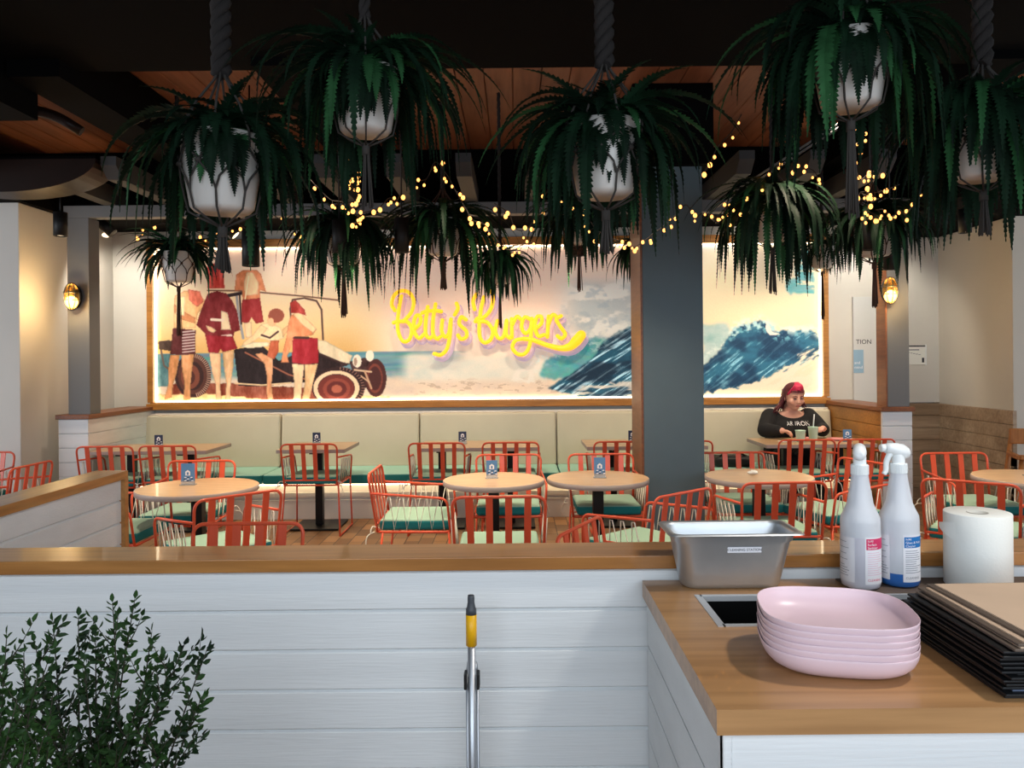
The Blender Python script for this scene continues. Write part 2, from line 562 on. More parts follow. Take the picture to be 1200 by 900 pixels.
# curved hull-like canopy at the upper left, flat on top
t = thing('curved_canopy', 'dark glossy curved canopy hanging under the ceiling at the upper left', 'canopy', (-3.93, 5.9, 3.13))
prof = [(0.72 * math.cos(PI + PI * i / 24), 0.25 * math.sin(PI + PI * i / 24)) for i in range(25)]
MB().prism(prof, 'Y', 0.0, 0.3).build('canopy_shell', 'duct_metal', t)
MB().box((-0.7, 0.03, 0.0), (0.7, 0.27, 0.03), bev=0.004).build('canopy_top', 'black_paint', t)
MB().tube([(-0.35, 0.15, 0.02), (-0.35, 0.15, 0.42)], 0.02, 8).build('hanger_rod', 'black_metal', t)
mb = MB().tube(rounded([(-0.35, 0.3, 0.70), (0.05, 0.35, 0.66), (0.35, 0.5, 0.62), (0.5, 0.55, 0.52)], 0.08), 0.035, 10)
tag(mb.build('ceiling_pipe', 'duct_metal', None, (-3.45, 4.7, 2.62)), 'thin bent pipe above the curved canopy', 'pipe')

# ------------------------------------------------------------------ mural
MX0, MX1, MY0, MY1 = 181.0, 961.0, 288.0, 468.0
GW, GH = 1000, 230
gx = np.linspace(MX0, MX1, GW)[None, :].repeat(GH, 0)
gy = np.linspace(MY0, MY1, GH)[:, None].repeat(GW, 1)
rs = np.random.RandomState(5)


def vnoise(x, y, seed):
    t = np.random.RandomState(seed).rand(64, 64)
    xi, yi = np.floor(x).astype(int), np.floor(y).astype(int)
    fx, fy = x - xi, y - yi
    fx, fy = fx * fx * (3 - 2 * fx), fy * fy * (3 - 2 * fy)
    g = lambda a, b: t[b % 64, a % 64]
    return (g(xi, yi) * (1 - fx) + g(xi + 1, yi) * fx) * (1 - fy) + (g(xi, yi + 1) * (1 - fx) + g(xi + 1, yi + 1) * fx) * fy


def fbm(x, y, seed, o=4):
    r, a = 0, 0.5
    for i in range(o):
        r = r + a * vnoise(x * 2 ** i, y * 2 ** i, seed + i)
        a *= 0.5
    return r / (1 - 0.5 ** o)


def smooth(a, b, x):
    t = np.clip((x - a) / (b - a), 0, 1)
    return t * t * (3 - 2 * t)


IMG = np.zeros((GH, GW, 3))


def c3(*c):
    return np.array(c, float)


def blend(mask, col):
    global IMG
    IMG = IMG * (1 - mask[..., None]) + (col if getattr(col, 'ndim', 1) == 3 else np.ones_like(IMG) * np.asarray(col, float)) * mask[..., None]


def lerp_rows(stops):
    ys = [s[0] for s in stops]
    return np.stack([np.interp(gy, ys, [s[1][k] for s in stops]) for k in range(3)], -1)


def inside(poly, wob=0.0):
    P = np.array(poly, float)
    out = np.zeros((GH, GW), bool)
    x, y = gx, gy
    if wob:
        x = x + (fbm(gx / 6, gy / 6, 77) - 0.5) * wob
        y = y + (fbm(gx / 6 + 9, gy / 6, 78) - 0.5) * wob
    n = len(P)
    for i in range(n):
        (x1, y1), (x2, y2) = P[i], P[(i + 1) % n]
        if y1 == y2: continue
        c = ((y1 > y) != (y2 > y)) & (x < (x2 - x1) * (y - y1) / (y2 - y1) + x1)
        out ^= c
    return out.astype(float)


def Z(pts):
    return [(170 + a / 4.138, 280 + b / 4.138) for a, b in pts]


def soft(m, k=1):
    for _ in range(k):
        p = np.pad(m, 1, mode='edge')
        m = (p[1:-1, 1:-1] * 4 + p[:-2, 1:-1] + p[2:, 1:-1] + p[1:-1, :-2] + p[1:-1, 2:]) / 8
    return m


def poly(pts, col, shade=10, k=1, wob=0.0):
    m = soft(inside(Z(pts), wob), k)
    n = (fbm(gx / 3, gy / 6, 31) - 0.5)[..., None] * 3.0 * shade + (vnoise(gx / 7, gy / 30, 33) - 0.55)[..., None] * 2.6 * shade
    e = soft(m, 9)
    blend(m, (np.ones_like(IMG) * np.asarray(col, float) + n) * (0.68 + 0.32 * np.clip(e * 1.25 - 0.15, 0, 1))[..., None])


def ell(cx, cy, rx, ry, col, k=1, hole=0.0):
    x, y = 170 + cx / 4.138, 280 + cy / 4.138
    d = ((gx - x) / (rx / 4.138)) ** 2 + ((gy - y) / (ry / 4.138)) ** 2
    m = (d < 1).astype(float)
    if hole: m *= (d > hole * hole)
    blend(soft(m, k), col)


def line(pts, w, col):
    q = Z(pts)
    d = np.full((GH, GW), 1e9)
    for (x1, y1), (x2, y2) in zip(q, q[1:]):
        L2 = (x2 - x1) ** 2 + (y2 - y1) ** 2
        t = np.clip(((gx - x1) * (x2 - x1) + (gy - y1) * (y2 - y1)) / max(L2, 1e-6), 0, 1)
        d = np.minimum(d, np.hypot(gx - x1 - t * (x2 - x1), gy - y1 - t * (y2 - y1)))
    blend(np.clip(w / 4.138 / 2 + 0.5 - d, 0, 1), col)


# sky: sunset at the left, pale cloud to the right
left = lerp_rows([(285, (236, 206, 192)), (330, (240, 214, 184)), (380, (234, 200, 146)), (411, (222, 174, 106))])
mid = lerp_rows([(285, (232, 204, 190)), (340, (240, 214, 196)), (400, (238, 220, 200)), (470, (236, 214, 188))])
right = lerp_rows([(285, (236, 224, 204)), (330, (242, 224, 186)), (400, (238, 216, 176)), (470, (226, 210, 186))])
w1 = smooth(400, 480, gx)[..., None]
w2 = smooth(740, 830, gx)[..., None]
IMG = left * (1 - w1) + mid * w1
IMG = IMG * (1 - w2) + right * w2
cl = fbm(gx / 34, gy / 22, 3, 5)
blend(smooth(0.45, 0.75, cl) * smooth(640, 700, gx) * (gx < 790) * smooth(320, 350, gy) * 0.9, (208, 208, 204))
blend(smooth(0.5, 0.7, fbm(gx / 20 + 4, gy / 14, 9, 5)) * smooth(655, 720, gx) * (gx < 790) * smooth(330, 360, gy) * 0.8, (176, 190, 196))
blend(smooth(300, 290, gy) * smooth(880, 840, gx) * (gx > 800) * 0.6, (196, 212, 222))
blend(smooth(860, 905, gx) * smooth(360, 320, gy) * 0.45, (190, 178, 160))
bl = smooth(636, 690, gx) * (gx < 800) * smooth(316, 345, gy) * smooth(412, 396, gy)
blend(bl * 0.75, (178, 190, 194))
blend(bl * smooth(0.44, 0.58, fbm(gx / 26 + 3, gy / 15, 205, 5)) * 0.9, (234, 230, 222))
blend(bl * smooth(0.52, 0.70, fbm(gx / 11 + 7, gy / 8, 207, 4)) * 0.5, (158, 174, 184))
# sea horizon and surf
sea = smooth(410, 412, gy) * smooth(560, 500, gx)
blend(sea, np.stack([70 + 60 * fbm(gx / 30, gy / 3, 21), 118 + 50 * fbm(gx / 30, gy / 3, 22), 132 + 46 * fbm(gx / 30, gy / 3, 23)], -1))
foam = fbm(gx / 16, gy / 10, 40, 5)
blend(smooth(432, 446, gy + 10 * (foam - 0.5)) * (gx < 800), np.stack([236 - 30 * foam, 212 - 24 * foam, 184 - 10 * foam], -1))
blob = smooth(0, 9, gy - (408 + 10 * vnoise(gx / 18, gx * 0, 50))) * smooth(452, 440, gy) * smooth(462, 480, gx) * (gx < 640)
blend(blob * 0.9, np.stack([200 + 34 * foam, 206 + 14 * foam, 196 + 6 * foam], -1))
spk = (fbm(gx / 9, gy / 2.2, 60, 3) > 0.66) * smooth(440, 450, gy) * smooth(465, 458, gy) * (gx > 480) * (gx < 700)
blend(spk * 0.35, (150, 126, 104))
# first wave
teal = inside([(630, 442), (640, 424), (656, 410), (676, 404), (702, 397), (720, 402), (704, 424), (684, 440), (660, 446), (640, 446)], 8)
blend(soft(teal, 10) * 0.92, np.stack([44 + 70 * fbm(gx / 8, gy / 5, 70), 138 + 40 * fbm(gx / 8, gy / 5, 71), 146 + 34 * fbm(gx / 8, gy / 5, 72)], -1))
body = inside([(640, 456), (664, 442), (690, 424), (704, 404), (722, 391), (738, 384), (756, 382), (790, 392), (815, 470), (690, 470)], 5)
def streaks(ax, ay, across, along, seed):
    bend = (fbm(gx / 40, gy / 40, seed + 30, 3) - 0.5) * 16
    u, v = gx * ax + gy * ay + bend, -gx * ay + gy * ax
    return fbm(u / along, v / across, seed, 5)


st = streaks(0.84, -0.54, 2.4, 30, 80)
bd = fbm(gx / 26, gy / 12, 181, 4)
lt = smooth(0.50, 0.66, st) * (0.35 + 0.65 * smooth(0.3, 0.7, bd))
tl = smooth(0.35, 0.7, bd)
navy = np.stack([16 + 14 * tl + 150 * lt, 44 + 40 * tl + 140 * lt, 66 + 44 * tl + 132 * lt], -1)
blend(soft(body, 5), navy)
mist = fbm(gx / 7, gy / 5, 182, 4)
top1 = np.interp(gx[0], [600, 640, 668, 700, 722, 738, 756, 815], [440, 410, 402, 397, 391, 384, 382, 396])[None, :]
blend(np.exp(-((gy - top1 + 4) / 7) ** 2) * smooth(0.42, 0.7, mist) * (gx > 610) * (gx < 800) * 0.9, (222, 222, 214))
blend(np.exp(-((gy - top1 - 8) / 9) ** 2) * smooth(0.45, 0.62, fbm(gx / 5, gy / 4, 188, 4)) * smooth(612, 630, gx) * smooth(720, 690, gx) * 0.7, (206, 222, 216))
blend(smooth(0.46, 0.62, fbm(gx / 9, gy / 5, 189, 4)) * soft(inside([(596, 448), (608, 428), (628, 410), (650, 400), (640, 418), (626, 436), (630, 450)], 6), 4), (226, 218, 204))
blend(soft(inside([(640, 458), (700, 452), (750, 448), (750, 472), (640, 472)], 8), 3) * smooth(0.42, 0.6, fbm(gx / 22, gy / 3.5, 90, 4)) * 0.85, (226, 214, 200))


def Y6(pts):
    return [(820 + a / 4.5, 280 + b / 4.5) for a, b in pts]


# second wave
blend(soft(inside(Y6([(0, 470), (140, 450), (170, 520), (110, 600), (10, 690)]), 8), 16) * 0.9,
      np.stack([120 + 90 * foam, 172 + 40 * foam, 172 + 36 * foam], -1))
body2 = inside(Y6([(0, 690), (60, 640), (110, 590), (150, 530), (180, 480), (240, 462), (320, 446), (400, 500), (500, 500), (600, 505), (640, 540), (640, 640), (480, 690), (340, 750), (200, 800), (0, 830)]), 7)
st2 = streaks(0.80, -0.60, 2.2, 24, 85)
bd2 = fbm(gx / 20, gy / 14, 185, 4)
tl2 = smooth(0.3, 0.7, bd2)
lt2 = smooth(0.54, 0.70, st2) * (0.25 + 0.6 * smooth(0.4, 0.7, bd2)) * smooth(392, 440, gy + (gx - 824) * 0.2)
navy2 = np.stack([20 + 24 * tl2 + 120 * lt2, 58 + 48 * tl2 + 116 * lt2, 88 + 46 * tl2 + 104 * lt2], -1)
blend(soft(body2, 4), navy2)
top2 = np.interp(gx[0], [824, 850, 858, 873, 891, 909, 931, 953, 962], [420, 404, 388, 382, 379, 391, 391, 392, 400])[None, :]
blend(np.exp(-((gy - top2 + 1) / 6) ** 2) * smooth(0.40, 0.66, fbm(gx / 5, gy / 4, 186, 4)) * (gx > 824) * 0.85, (214, 222, 214))
blend(np.exp(-((gy - top2 - 7) / 6) ** 2) * smooth(0.50, 0.70, fbm(gx / 4, gy / 4, 187, 4)) * (gx > 846) * (gx < 935) * 0.8, (120, 184, 196))
crest = inside(Y6([(150, 520), (180, 470), (320, 440), (420, 500), (430, 520), (340, 480), (250, 490), (190, 520)]), 6) * smooth(0.4, 0.6, fbm(gx / 4, gy / 4, 95, 4))
blend(soft(crest, 1), (176, 208, 208))
blend(soft(inside(Y6([(345, 450), (380, 500), (430, 525), (360, 520), (340, 480)]), 4), 1), (228, 220, 204))
blend(soft(inside(Y6([(20, 830), (200, 795), (360, 735), (480, 670), (560, 590), (640, 540), (660, 560), (660, 840), (0, 840)]), 10), 2) * smooth(0.36, 0.55, fbm((gx * 0.6 + gy) / 6, (gx - gy) / 24, 97, 5)), (232, 216, 190))
blend(soft(inside(Y6([(450, 235), (500, 230), (520, 90), (560, 60), (600, 180), (612, 310), (540, 300), (480, 310), (455, 280)]), 10), 8) * smooth(0.25, 0.5, fbm(gx / 16, gy / 3, 199, 3)),
      np.stack([78 + 60 * fbm(gx / 14, gy / 2, 98), 158 + 30 * fbm(gx / 14, gy / 2, 99), 162 + 26 * fbm(gx / 14, gy / 2, 99)], -1))

# the beach scene at the left
poly([(36, 545), (130, 545), (110, 700), (36, 705)], (92, 134, 142), 18)
poly([(20, 740), (700, 745), (1180, 760), (1180, 790), (20, 790)], (246, 218, 158), 16, 2, 3)
poly([(120, 690), (400, 690), (820, 720), (830, 790), (560, 770), (330, 745), (120, 760)], (140, 72, 54), 22, 2, 3)
poly([(20, 745), (330, 740), (540, 765), (560, 790), (20, 790)], (248, 222, 160), 16, 2, 4)
ell(225, 650, 88, 108, (56, 34, 36)); ell(222, 652, 70, 90, (88, 52, 46), hole=0.78); ell(212, 655, 46, 60, (126, 70, 56)); ell(208, 658, 26, 36, (74, 40, 38))
for k in range(26):
    a = -1.4 + k * 0.11
    line([(225 + 70 * math.cos(a), 650 + 90 * math.sin(a)), (225 + 86 * math.cos(a), 650 + 104 * math.sin(a))], 5, (188, 150, 130))
line([(60, 490), (110, 480), (120, 500), (70, 520), (85, 600), (110, 620)], 9, (96, 80, 74))
poly([(60, 480), (125, 480), (120, 530), (60, 520)], (84, 66, 60), 14)
poly([(425, 525), (560, 505), (620, 560), (700, 640), (705, 690), (560, 706), (445, 702)], (32, 22, 28), 8)
poly([(600, 600), (700, 560), (830, 530), (990, 600), (860, 650), (830, 690), (705, 690)], (44, 26, 30), 12)
poly([(830, 480), (870, 488), (1000, 560), (985, 600), (940, 590), (838, 548)], (228, 208, 174), 10)
line([(838, 548), (970, 606)], 8, (60, 34, 34))
line([(480, 540), (690, 650), (830, 690)], 8, (150, 90, 70))
line([(430, 690), (560, 700), (700, 690)], 8, (220, 190, 150))
poly([(985, 590), (1060, 570), (1110, 610), (1100, 710), (1050, 720), (1000, 640)], (62, 36, 36), 26)
ell(1112, 670, 52, 92, (72, 34, 34)); ell(1108, 672, 38, 72, (120, 58, 48), hole=0.8)
line([(1010, 630), (1090, 640)], 9, (206, 176, 146)); line([(1060, 640), (1090, 720)], 10, (190, 150, 120)); line([(1040, 660), (1080, 690)], 8, (196, 160, 130))
ell(1022, 587, 22, 32, (236, 224, 202)); ell(1084, 562, 20, 28, (240, 228, 206)); ell(1014, 590, 8, 20, (170, 140, 120))
ell(930, 715, 128, 100, (48, 26, 28)); ell(920, 718, 112, 86, (236, 204, 168), hole=0.80); ell(920, 720, 88, 68, (112, 46, 40)); ell(922, 722, 66, 52, (142, 66, 54)); ell(922, 722, 48, 38, (98, 38, 36)); ell(922, 722, 26, 20, (176, 96, 76))
for k in range(22):
    a = -1.5 + k * 0.14
    line([(932 + 112 * math.cos(a), 715 + 88 * math.sin(a)), (932 + 124 * math.cos(a), 715 + 98 * math.sin(a))], 4, (150, 110, 96))
# roll bar, windscreen
line([(300, 236), (470, 240), (760, 268), (935, 290)], 7, (110, 74, 58))
line([(440, 255), (446, 330), (470, 470)], 12, (150, 150, 156)); line([(455, 258), (462, 400)], 8, (40, 30, 36)); line([(400, 262), (470, 250)], 16, (44, 32, 36))
line([(712, 470), (700, 330), (712, 286), (770, 278), (828, 292), (852, 335), (858, 480)], 9, (92, 62, 54))
line([(712, 470), (706, 330), (718, 292), (770, 285)], 3, (250, 232, 200))
# towel hung at the top
poly([(300, 120), (378, 84), (382, 226), (300, 226)], (222, 92, 84), 22)
poly([(320, 130), (360, 118), (352, 170), (318, 172)], (190, 66, 66), 12)
# standing figure, far left
poly([(140, 262), (190, 235), (250, 245), (302, 300), (250, 350), (240, 420), (136, 420), (134, 330)], (236, 186, 132), 16)
poly([(138, 300), (170, 330), (240, 370), (236, 396), (170, 376), (136, 340)], (206, 134, 88), 10)
poly([(205, 230), (262, 240), (280, 290), (250, 316), (226, 300), (210, 280)], (226, 120, 96), 18)
poly([(150, 270), (190, 262), (185, 360), (145, 350)], (246, 222, 176), 8)
poly([(130, 418), (240, 428), (236, 545), (182, 550), (115, 545)], (92, 38, 42), 12)
for k in range(8):
    line([(176, 438 + k * 14), (234, 432 + k * 14)], 6, (206, 186, 184))
poly([(115, 548), (162, 550), (146, 640), (128, 690), (122, 755), (84, 768), (104, 690), (104, 630)], (222, 158, 108), 16)
poly([(168, 550), (232, 545), (220, 630), (212, 700), (212, 766), (176, 772), (184, 690), (172, 620)], (226, 164, 114), 16)
# figure in the red jacket
poly([(300, 252), (345, 240), (392, 252), (420, 290), (442, 340), (456, 430), (428, 440), (420, 470), (350, 460), (290, 452), (262, 420), (244, 404), (264, 340)], (126, 38, 46), 16)
poly([(365, 335), (396, 345), (412, 430), (362, 428)], (232, 206, 172), 10)
line([(318, 378), (372, 382)], 14, (226, 208, 190)); line([(368, 462), (410, 458)], 16, (222, 200, 186))
poly([(288, 405), (318, 415), (342, 432), (326, 444), (300, 432)], (226, 190, 150), 8)
poly([(286, 450), (420, 462), (442, 520), (372, 538), (360, 520), (350, 542), (302, 538)], (152, 32, 46), 14)
poly([(305, 540), (362, 542), (360, 640), (356, 700), (364, 770), (336, 782), (336, 700), (318, 640)], (230, 190, 148), 16)
poly([(368, 536), (426, 532), (420, 620), (408, 690), (404, 772), (380, 774), (386, 690), (376, 620)], (228, 186, 142), 16)
# figure standing at the back
poly([(440, 160), (470, 140), (540, 138), (560, 160), (584, 246), (556, 236), (553, 286), (470, 286), (466, 236), (430, 242)], (222, 138, 96), 16)
poly([(490, 150), (520, 150), (548, 200), (545, 260), (480, 262), (476, 200)], (242, 204, 158), 10)
line([(500, 170), (480, 290), (470, 380)], 6, (246, 224, 186))
poly([(466, 284), (554, 276), (570, 392), (534, 400), (512, 368), (496, 398), (462, 392)], (154, 42, 46), 12)
poly([(476, 396), (512, 392), (512, 470), (484, 466)], (232, 200, 160), 10)
# boy sitting on the car
poly([(560, 402), (600, 394), (650, 420), (672, 470), (640, 482), (600, 486), (536, 468)], (238, 210, 166), 12)
poly([(556, 404), (590, 424), (560, 460), (500, 500), (462, 512), (470, 492), (520, 452)], (236, 202, 156), 10)
poly([(660, 430), (700, 400), (704, 420), (660, 470)], (226, 178, 130), 10)
line([(560, 456), (600, 470), (640, 440)], 9, (70, 44, 44))
poly([(452, 512), (520, 490), (600, 492), (590, 512), (500, 520)], (232, 216, 184), 8)
ell(612, 384, 24, 30, (232, 176, 130)); ell(632, 362, 38, 34, (150, 78, 62)); ell(606, 392, 14, 20, (236, 184, 140))
poly([(604, 484), (644, 482), (640, 540), (620, 575), (584, 562)], (186, 92, 62), 14)
poly([(528, 548), (560, 542), (612, 572), (612, 640), (606, 700), (614, 772), (590, 780), (580, 740), (584, 660), (572, 596)], (220, 158, 116), 16)
# figure with red shorts at the right
poly([(690, 400), (704, 360), (735, 350), (800, 400), (826, 432), (808, 458), (770, 466), (712, 466), (706, 500), (684, 560), (692, 590), (652, 592), (664, 530), (680, 470)], (226, 142, 98), 16)
poly([(722, 330), (748, 346), (826, 428), (810, 448), (760, 410), (716, 360)], (244, 208, 160), 10)
poly([(700, 300), (726, 286), (770, 336), (776, 362), (740, 350), (704, 350)], (186, 66, 60), 18)
poly([(712, 466), (832, 474), (836, 595), (772, 602), (705, 592)], (164, 32, 46), 12)
line([(722, 470), (786, 472)], 12, (70, 40, 36))
poly([(706, 596), (766, 602), (756, 690), (746, 776), (710, 778), (716, 690)], (240, 210, 168), 12)
poly([(768, 602), (832, 598), (808, 690), (788, 776), (752, 778), (768, 690)], (232, 190, 140), 16)

IMG = np.clip(IMG + (rs.rand(GH, GW, 1) - 0.5) * 5, 0, 255) / 255.0
LIN = np.where(IMG <= 0.04045, IMG / 12.92, ((IMG + 0.055) / 1.055) ** 2.4)

YM = 8.31
p00, p10, p01 = at(MX0, MY0, YM), at(MX1, MY0, YM), at(MX0, MY1, YM)
bm0, bm1, bz0, bz1 = p00.x, p10.x, at(571, MY1, YM).z, at(571, MY0, YM).z
xs = np.linspace(bm0, bm1, GW + 1)
zs = np.linspace(bz1, bz0, GH + 1)
V = np.zeros((GH + 1, GW + 1, 3))
V[..., 0] = xs[None, :]; V[..., 1] = YM; V[..., 2] = zs[:, None]
me = bpy.data.meshes.new('wall_mural')
idx = np.arange((GH + 1) * (GW + 1)).reshape(GH + 1, GW + 1)
quads = np.stack([idx[:-1, :-1], idx[1:, :-1], idx[1:, 1:], idx[:-1, 1:]], -1).reshape(-1, 4)
me.vertices.add(V.size // 3)
me.vertices.foreach_set('co', V.reshape(-1))
me.loops.add(quads.size)
me.loops.foreach_set('vertex_index', quads.reshape(-1).astype(np.int32))
me.polygons.add(len(quads))
me.polygons.foreach_set('loop_start', np.arange(0, quads.size, 4, dtype=np.int32))
me.update(calc_edges=True)
ca = me.attributes.new('print', 'FLOAT_COLOR', 'FACE')
c4 = np.ones((GH * GW, 4)); c4[:, :3] = LIN.reshape(-1, 3)
ca.data.foreach_set('color', c4.reshape(-1))
m = mat('mural_print', (1, 1, 1, 1), 0.7)
nt = m.node_tree
an = nt.nodes.new('ShaderNodeAttribute'); an.attribute_name = 'print'
p = nt.nodes['Principled BSDF']
nt.links.new(an.outputs['Color'], p.inputs['Base Color'])
nt.links.new(an.outputs['Color'], p.inputs['Emission Color'])
p.inputs['Emission Strength'].default_value = MURAL_GLOW = 0.30     # back-lit fabric print
me.materials.append(m)
t = thing('wall_mural', 'long back-lit mural of beachgoers, a buggy and breaking waves in a timber frame', 'mural', (0, 0, 0))
o = bpy.data.objects.new('mural_print', me); COL.objects.link(o); o.parent = t
FY0, FY1 = 8.24, YW
fw = 0.062
MB().box((bm0 - 0.06, FY0, bz1 + 0.0), (bm1 + 0.06, FY1, bz1 + 0.085), bev=0.003).build('frame_rail', 'frame_timber', t)
MB().box((bm0 - 0.06, FY0 - 0.03, bz0 - 0.075), (bm1 + 0.06, FY1, bz0 - 0.012), bev=0.004).box((bm0 - 0.03, FY0, bz0 - 0.014), (bm1 + 0.03, FY1, bz0)).build('frame_rail', 'frame_timber', t)
for xx in (bm0 - 0.06, bm1):
    MB().box((xx, FY0, bz0), (xx + 0.06, FY1, bz1), bev=0.003).build('frame_stile', 'frame_timber', t)
mb = MB()
mb.box((bm0 + 0.005, 8.285, bz1 - 0.016), (bm1 - 0.005, 8.30, bz1 - 0.002))
mb.box((bm0 + 0.005, 8.285, bz0 + 0.002), (bm1 - 0.005, 8.30, bz0 + 0.018))
mb.box((bm0 + 0.002, 8.285, bz0 + 0.02), (bm0 + 0.022, 8.30, bz1 - 0.02))
mb.box((bm1 - 0.022, 8.285, bz0 + 0.02), (bm1 - 0.002, 8.30, bz1 - 0.02))
tag(mb.build('light_strip', 'led', t), 'glowing warm light strip inside the frame')

# sign lettering
t = thing('neon_sign', 'glowing yellow script shop sign fixed over the mural', 'sign', (0, 0, 0))
S2 = lambda q, Y, dx=0, dy=0: at(440 + (q[0] + dx) / 4.615, 320 + (q[1] + dy) / 4.615, Y)
LET = [
    [[(140, 125), (126, 200), (120, 300), (146, 366), (182, 360), (196, 305), (172, 264), (130, 262), (98, 268)], [(150, 262), (194, 212), (206, 150), (182, 106), (140, 96), (102, 120), (88, 168), (104, 202)]],
    [[(212, 302), (240, 274), (244, 240), (225, 228), (208, 262), (211, 320), (236, 352), (264, 330)]],
    [[(283, 182), (272, 260), (272, 330), (294, 352), (314, 336)], [(252, 216), (278, 206), (306, 204)]],
    [[(325, 168), (312, 250), (312, 330), (334, 355), (352, 344)], [(306, 204), (334, 204), (356, 208)]],
    [[(362, 255), (358, 312), (376, 345), (396, 328), (406, 262)], [(408, 250), (402, 340), (386, 410), (354, 442), (318, 436)]],
    [[(438, 164), (446, 192), (428, 226)]],
    [[(490, 252), (464, 238), (454, 276), (490, 312), (490, 346), (462, 356), (446, 336)]],
    [[(546, 114), (528, 150), (536, 196)], [(612, 88), (636, 122), (626, 190), (590, 236), (552, 246), (540, 262)], [(552, 262), (602, 266), (634, 312), (622, 360), (590, 376), (566, 350), (561, 290), (570, 200), (586, 130)]],
    [[(660, 258), (648, 312), (666, 352), (694, 340), (708, 262)], [(710, 256), (707, 330), (726, 352)]],
    [[(736, 248), (738, 350)], [(738, 284), (764, 236), (786, 250)]],
    [[(842, 252), (806, 240), (790, 290), (810, 326), (838, 300), (846, 246)], [(846, 246), (836, 380), (810, 434), (770, 438), (741, 405), (756, 366), (800, 355)]],
    [[(866, 302), (898, 270), (896, 236), (872, 240), (862, 290), (880, 340), (912, 334)]],
    [[(936, 234), (930, 345)], [(932, 284), (958, 226), (984, 242)]],
    [[(1004, 232), (978, 250), (1000, 290), (1026, 330), (1006, 354), (984, 340)]],
]
SW = [(800, 355), (850, 362), (930, 390), (1000, 406), (1050, 398), (1085, 368), (1112, 336)]
SWR = [12, 12, 13, 15, 22, 29, 27]
K = 8.14 / 900 / 4.615


def flat_tubes(strokes, Y, dx, dy, r, mb, zs=1.0):
    for stq in strokes:
        pts = catmull([S2(q, Y, dx, dy) for q in stq], 7)
        mb.tube(pts, r * K, 8)
        mb.sphere(pts[0], r * K, 8, 6); mb.sphere(pts[-1], r * K, 8, 6)
    return mb


for stq in LET:
    flat_tubes(stq, 8.14, 0, 0, 10.8, MB()).build('letter', 'neon', t, fix=False)
mb = MB()
pts = catmull([S2(q, 8.14) for q in SW], 7)
rr = np.interp(np.linspace(0, len(SW) - 1, len(pts)), range(len(SW)), SWR) * K
mb.tube(pts, list(rr), 10); mb.sphere(pts[-1], rr[-1], 12, 8); mb.sphere(pts[0], rr[0], 8, 6)
mb.build('swash', 'neon', t, fix=False)
mb = MB()  # the letters' shadow on the mural, built as offset lavender tubes
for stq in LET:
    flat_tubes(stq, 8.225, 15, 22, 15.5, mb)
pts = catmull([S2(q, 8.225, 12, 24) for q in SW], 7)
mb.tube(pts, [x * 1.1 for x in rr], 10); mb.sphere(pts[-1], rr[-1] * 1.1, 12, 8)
tag(mb.build('letter_shadow', 'lavender', t, fix=False), 'lavender offset copy of the yellow letters standing in for their shadow')
mb = MB()
for q in ((130, 262), (312, 300), (600, 266), (738, 300), (880, 340), (1010, 404)):
    a = S2(q, 8.14); mb.tube([a, (a.x, 8.308, a.z)], 0.008, 6)
mb.build('standoff', 'white_trim', t)

# ------------------------------------------------------------------ banquette
t = thing('banquette', 'long built-in banquette with grey back panels and teal seat cushions below the mural', 'bench', (0, 7.9, 0))
bx = [at(p_, 482, 8.08).x for p_ in (161, 328, 491, 652, 815, 976)]
for a, b in zip(bx, bx[1:]):
    mb = MB()
    mb.box((a + 0.006, 8.06 - 7.9, 0.44), (b - 0.006, 8.19 - 7.9, 1.0), bev=0.025, seg=3)
    for k in range(len(mb.v)):
        x, y, z = mb.v[k]
        mb.v[k] = (x, y + (z - 0.44) * 0.10, z)
    mb.build('back_panel', 'bench_grey', t)
    mb = MB().box((a + 0.004, 7.49 - 7.9, 0.355), (b - 0.004, 8.08 - 7.9, 0.456), bev=0.022, seg=3, top=1)
    mb.build('seat_cushion', ['bench_front', 'bench_top'], t)
MB().box((bx[0], 7.60 - 7.9, 0), (bx[-1], 8.2 - 7.9, 0.355)).box((bx[0], 7.57 - 7.9, 0.0), (bx[-1], 7.6 - 7.9, 0.19), bev=0.003).box((bx[0], 7.575 - 7.9, 0.215), (bx[-1], 7.6 - 7.9, 0.262), bev=0.003).build('bench_base', 'white_trim', t)
tag(MB().box((bx[0] + 0.02, 7.545 - 7.9, 0.338), (bx[-1] - 0.02, 7.565 - 7.9, 0.352)).build('light_strip', 'led_bench', t), 'warm light strip under the seat edge')
MB().box((bx[0], 8.2 - 7.9, 0.0), (bx[-1], 8.235 - 7.9, 1.015), bev=0.003).build('top_rail', 'white_trim', t)

# ------------------------------------------------------------------ tables
def rect_table(x0, x1, y0, y1, cols, label, z=0.76):
    cx, cy = (x0 + x1) / 2, (y0 + y1) / 2
    t = thing('rectangular_table', label, 'table', (cx, cy, 0), 0, 'rectangular tables along the banquette')
    hx, hy = (x1 - x0) / 2, (y1 - y0) / 2
    MB().box((-hx, -hy, z - 0.034), (hx, hy, z), bev=0.004, top=1).build('table_top', ['table_edge', 'table_timber'], t)
    for c in cols:
        MB().box((c - 0.035, -0.035, 0.02), (c + 0.035, 0.035, z - 0.05), bev=0.004).build('column', 'black_metal', t)
        MB().box((c - 0.03, -0.25, z - 0.052), (c + 0.03, 0.25, z - 0.034)).box((c - 0.2, -0.03, z - 0.052), (c + 0.2, 0.03, z - 0.034)).build('support_arm', 'black_metal', t)
        MB().box((c - 0.22, -0.22, 0.0), (c + 0.22, 0.22, 0.02), bev=0.006).build('base_plate', 'black_metal', t)
    return t


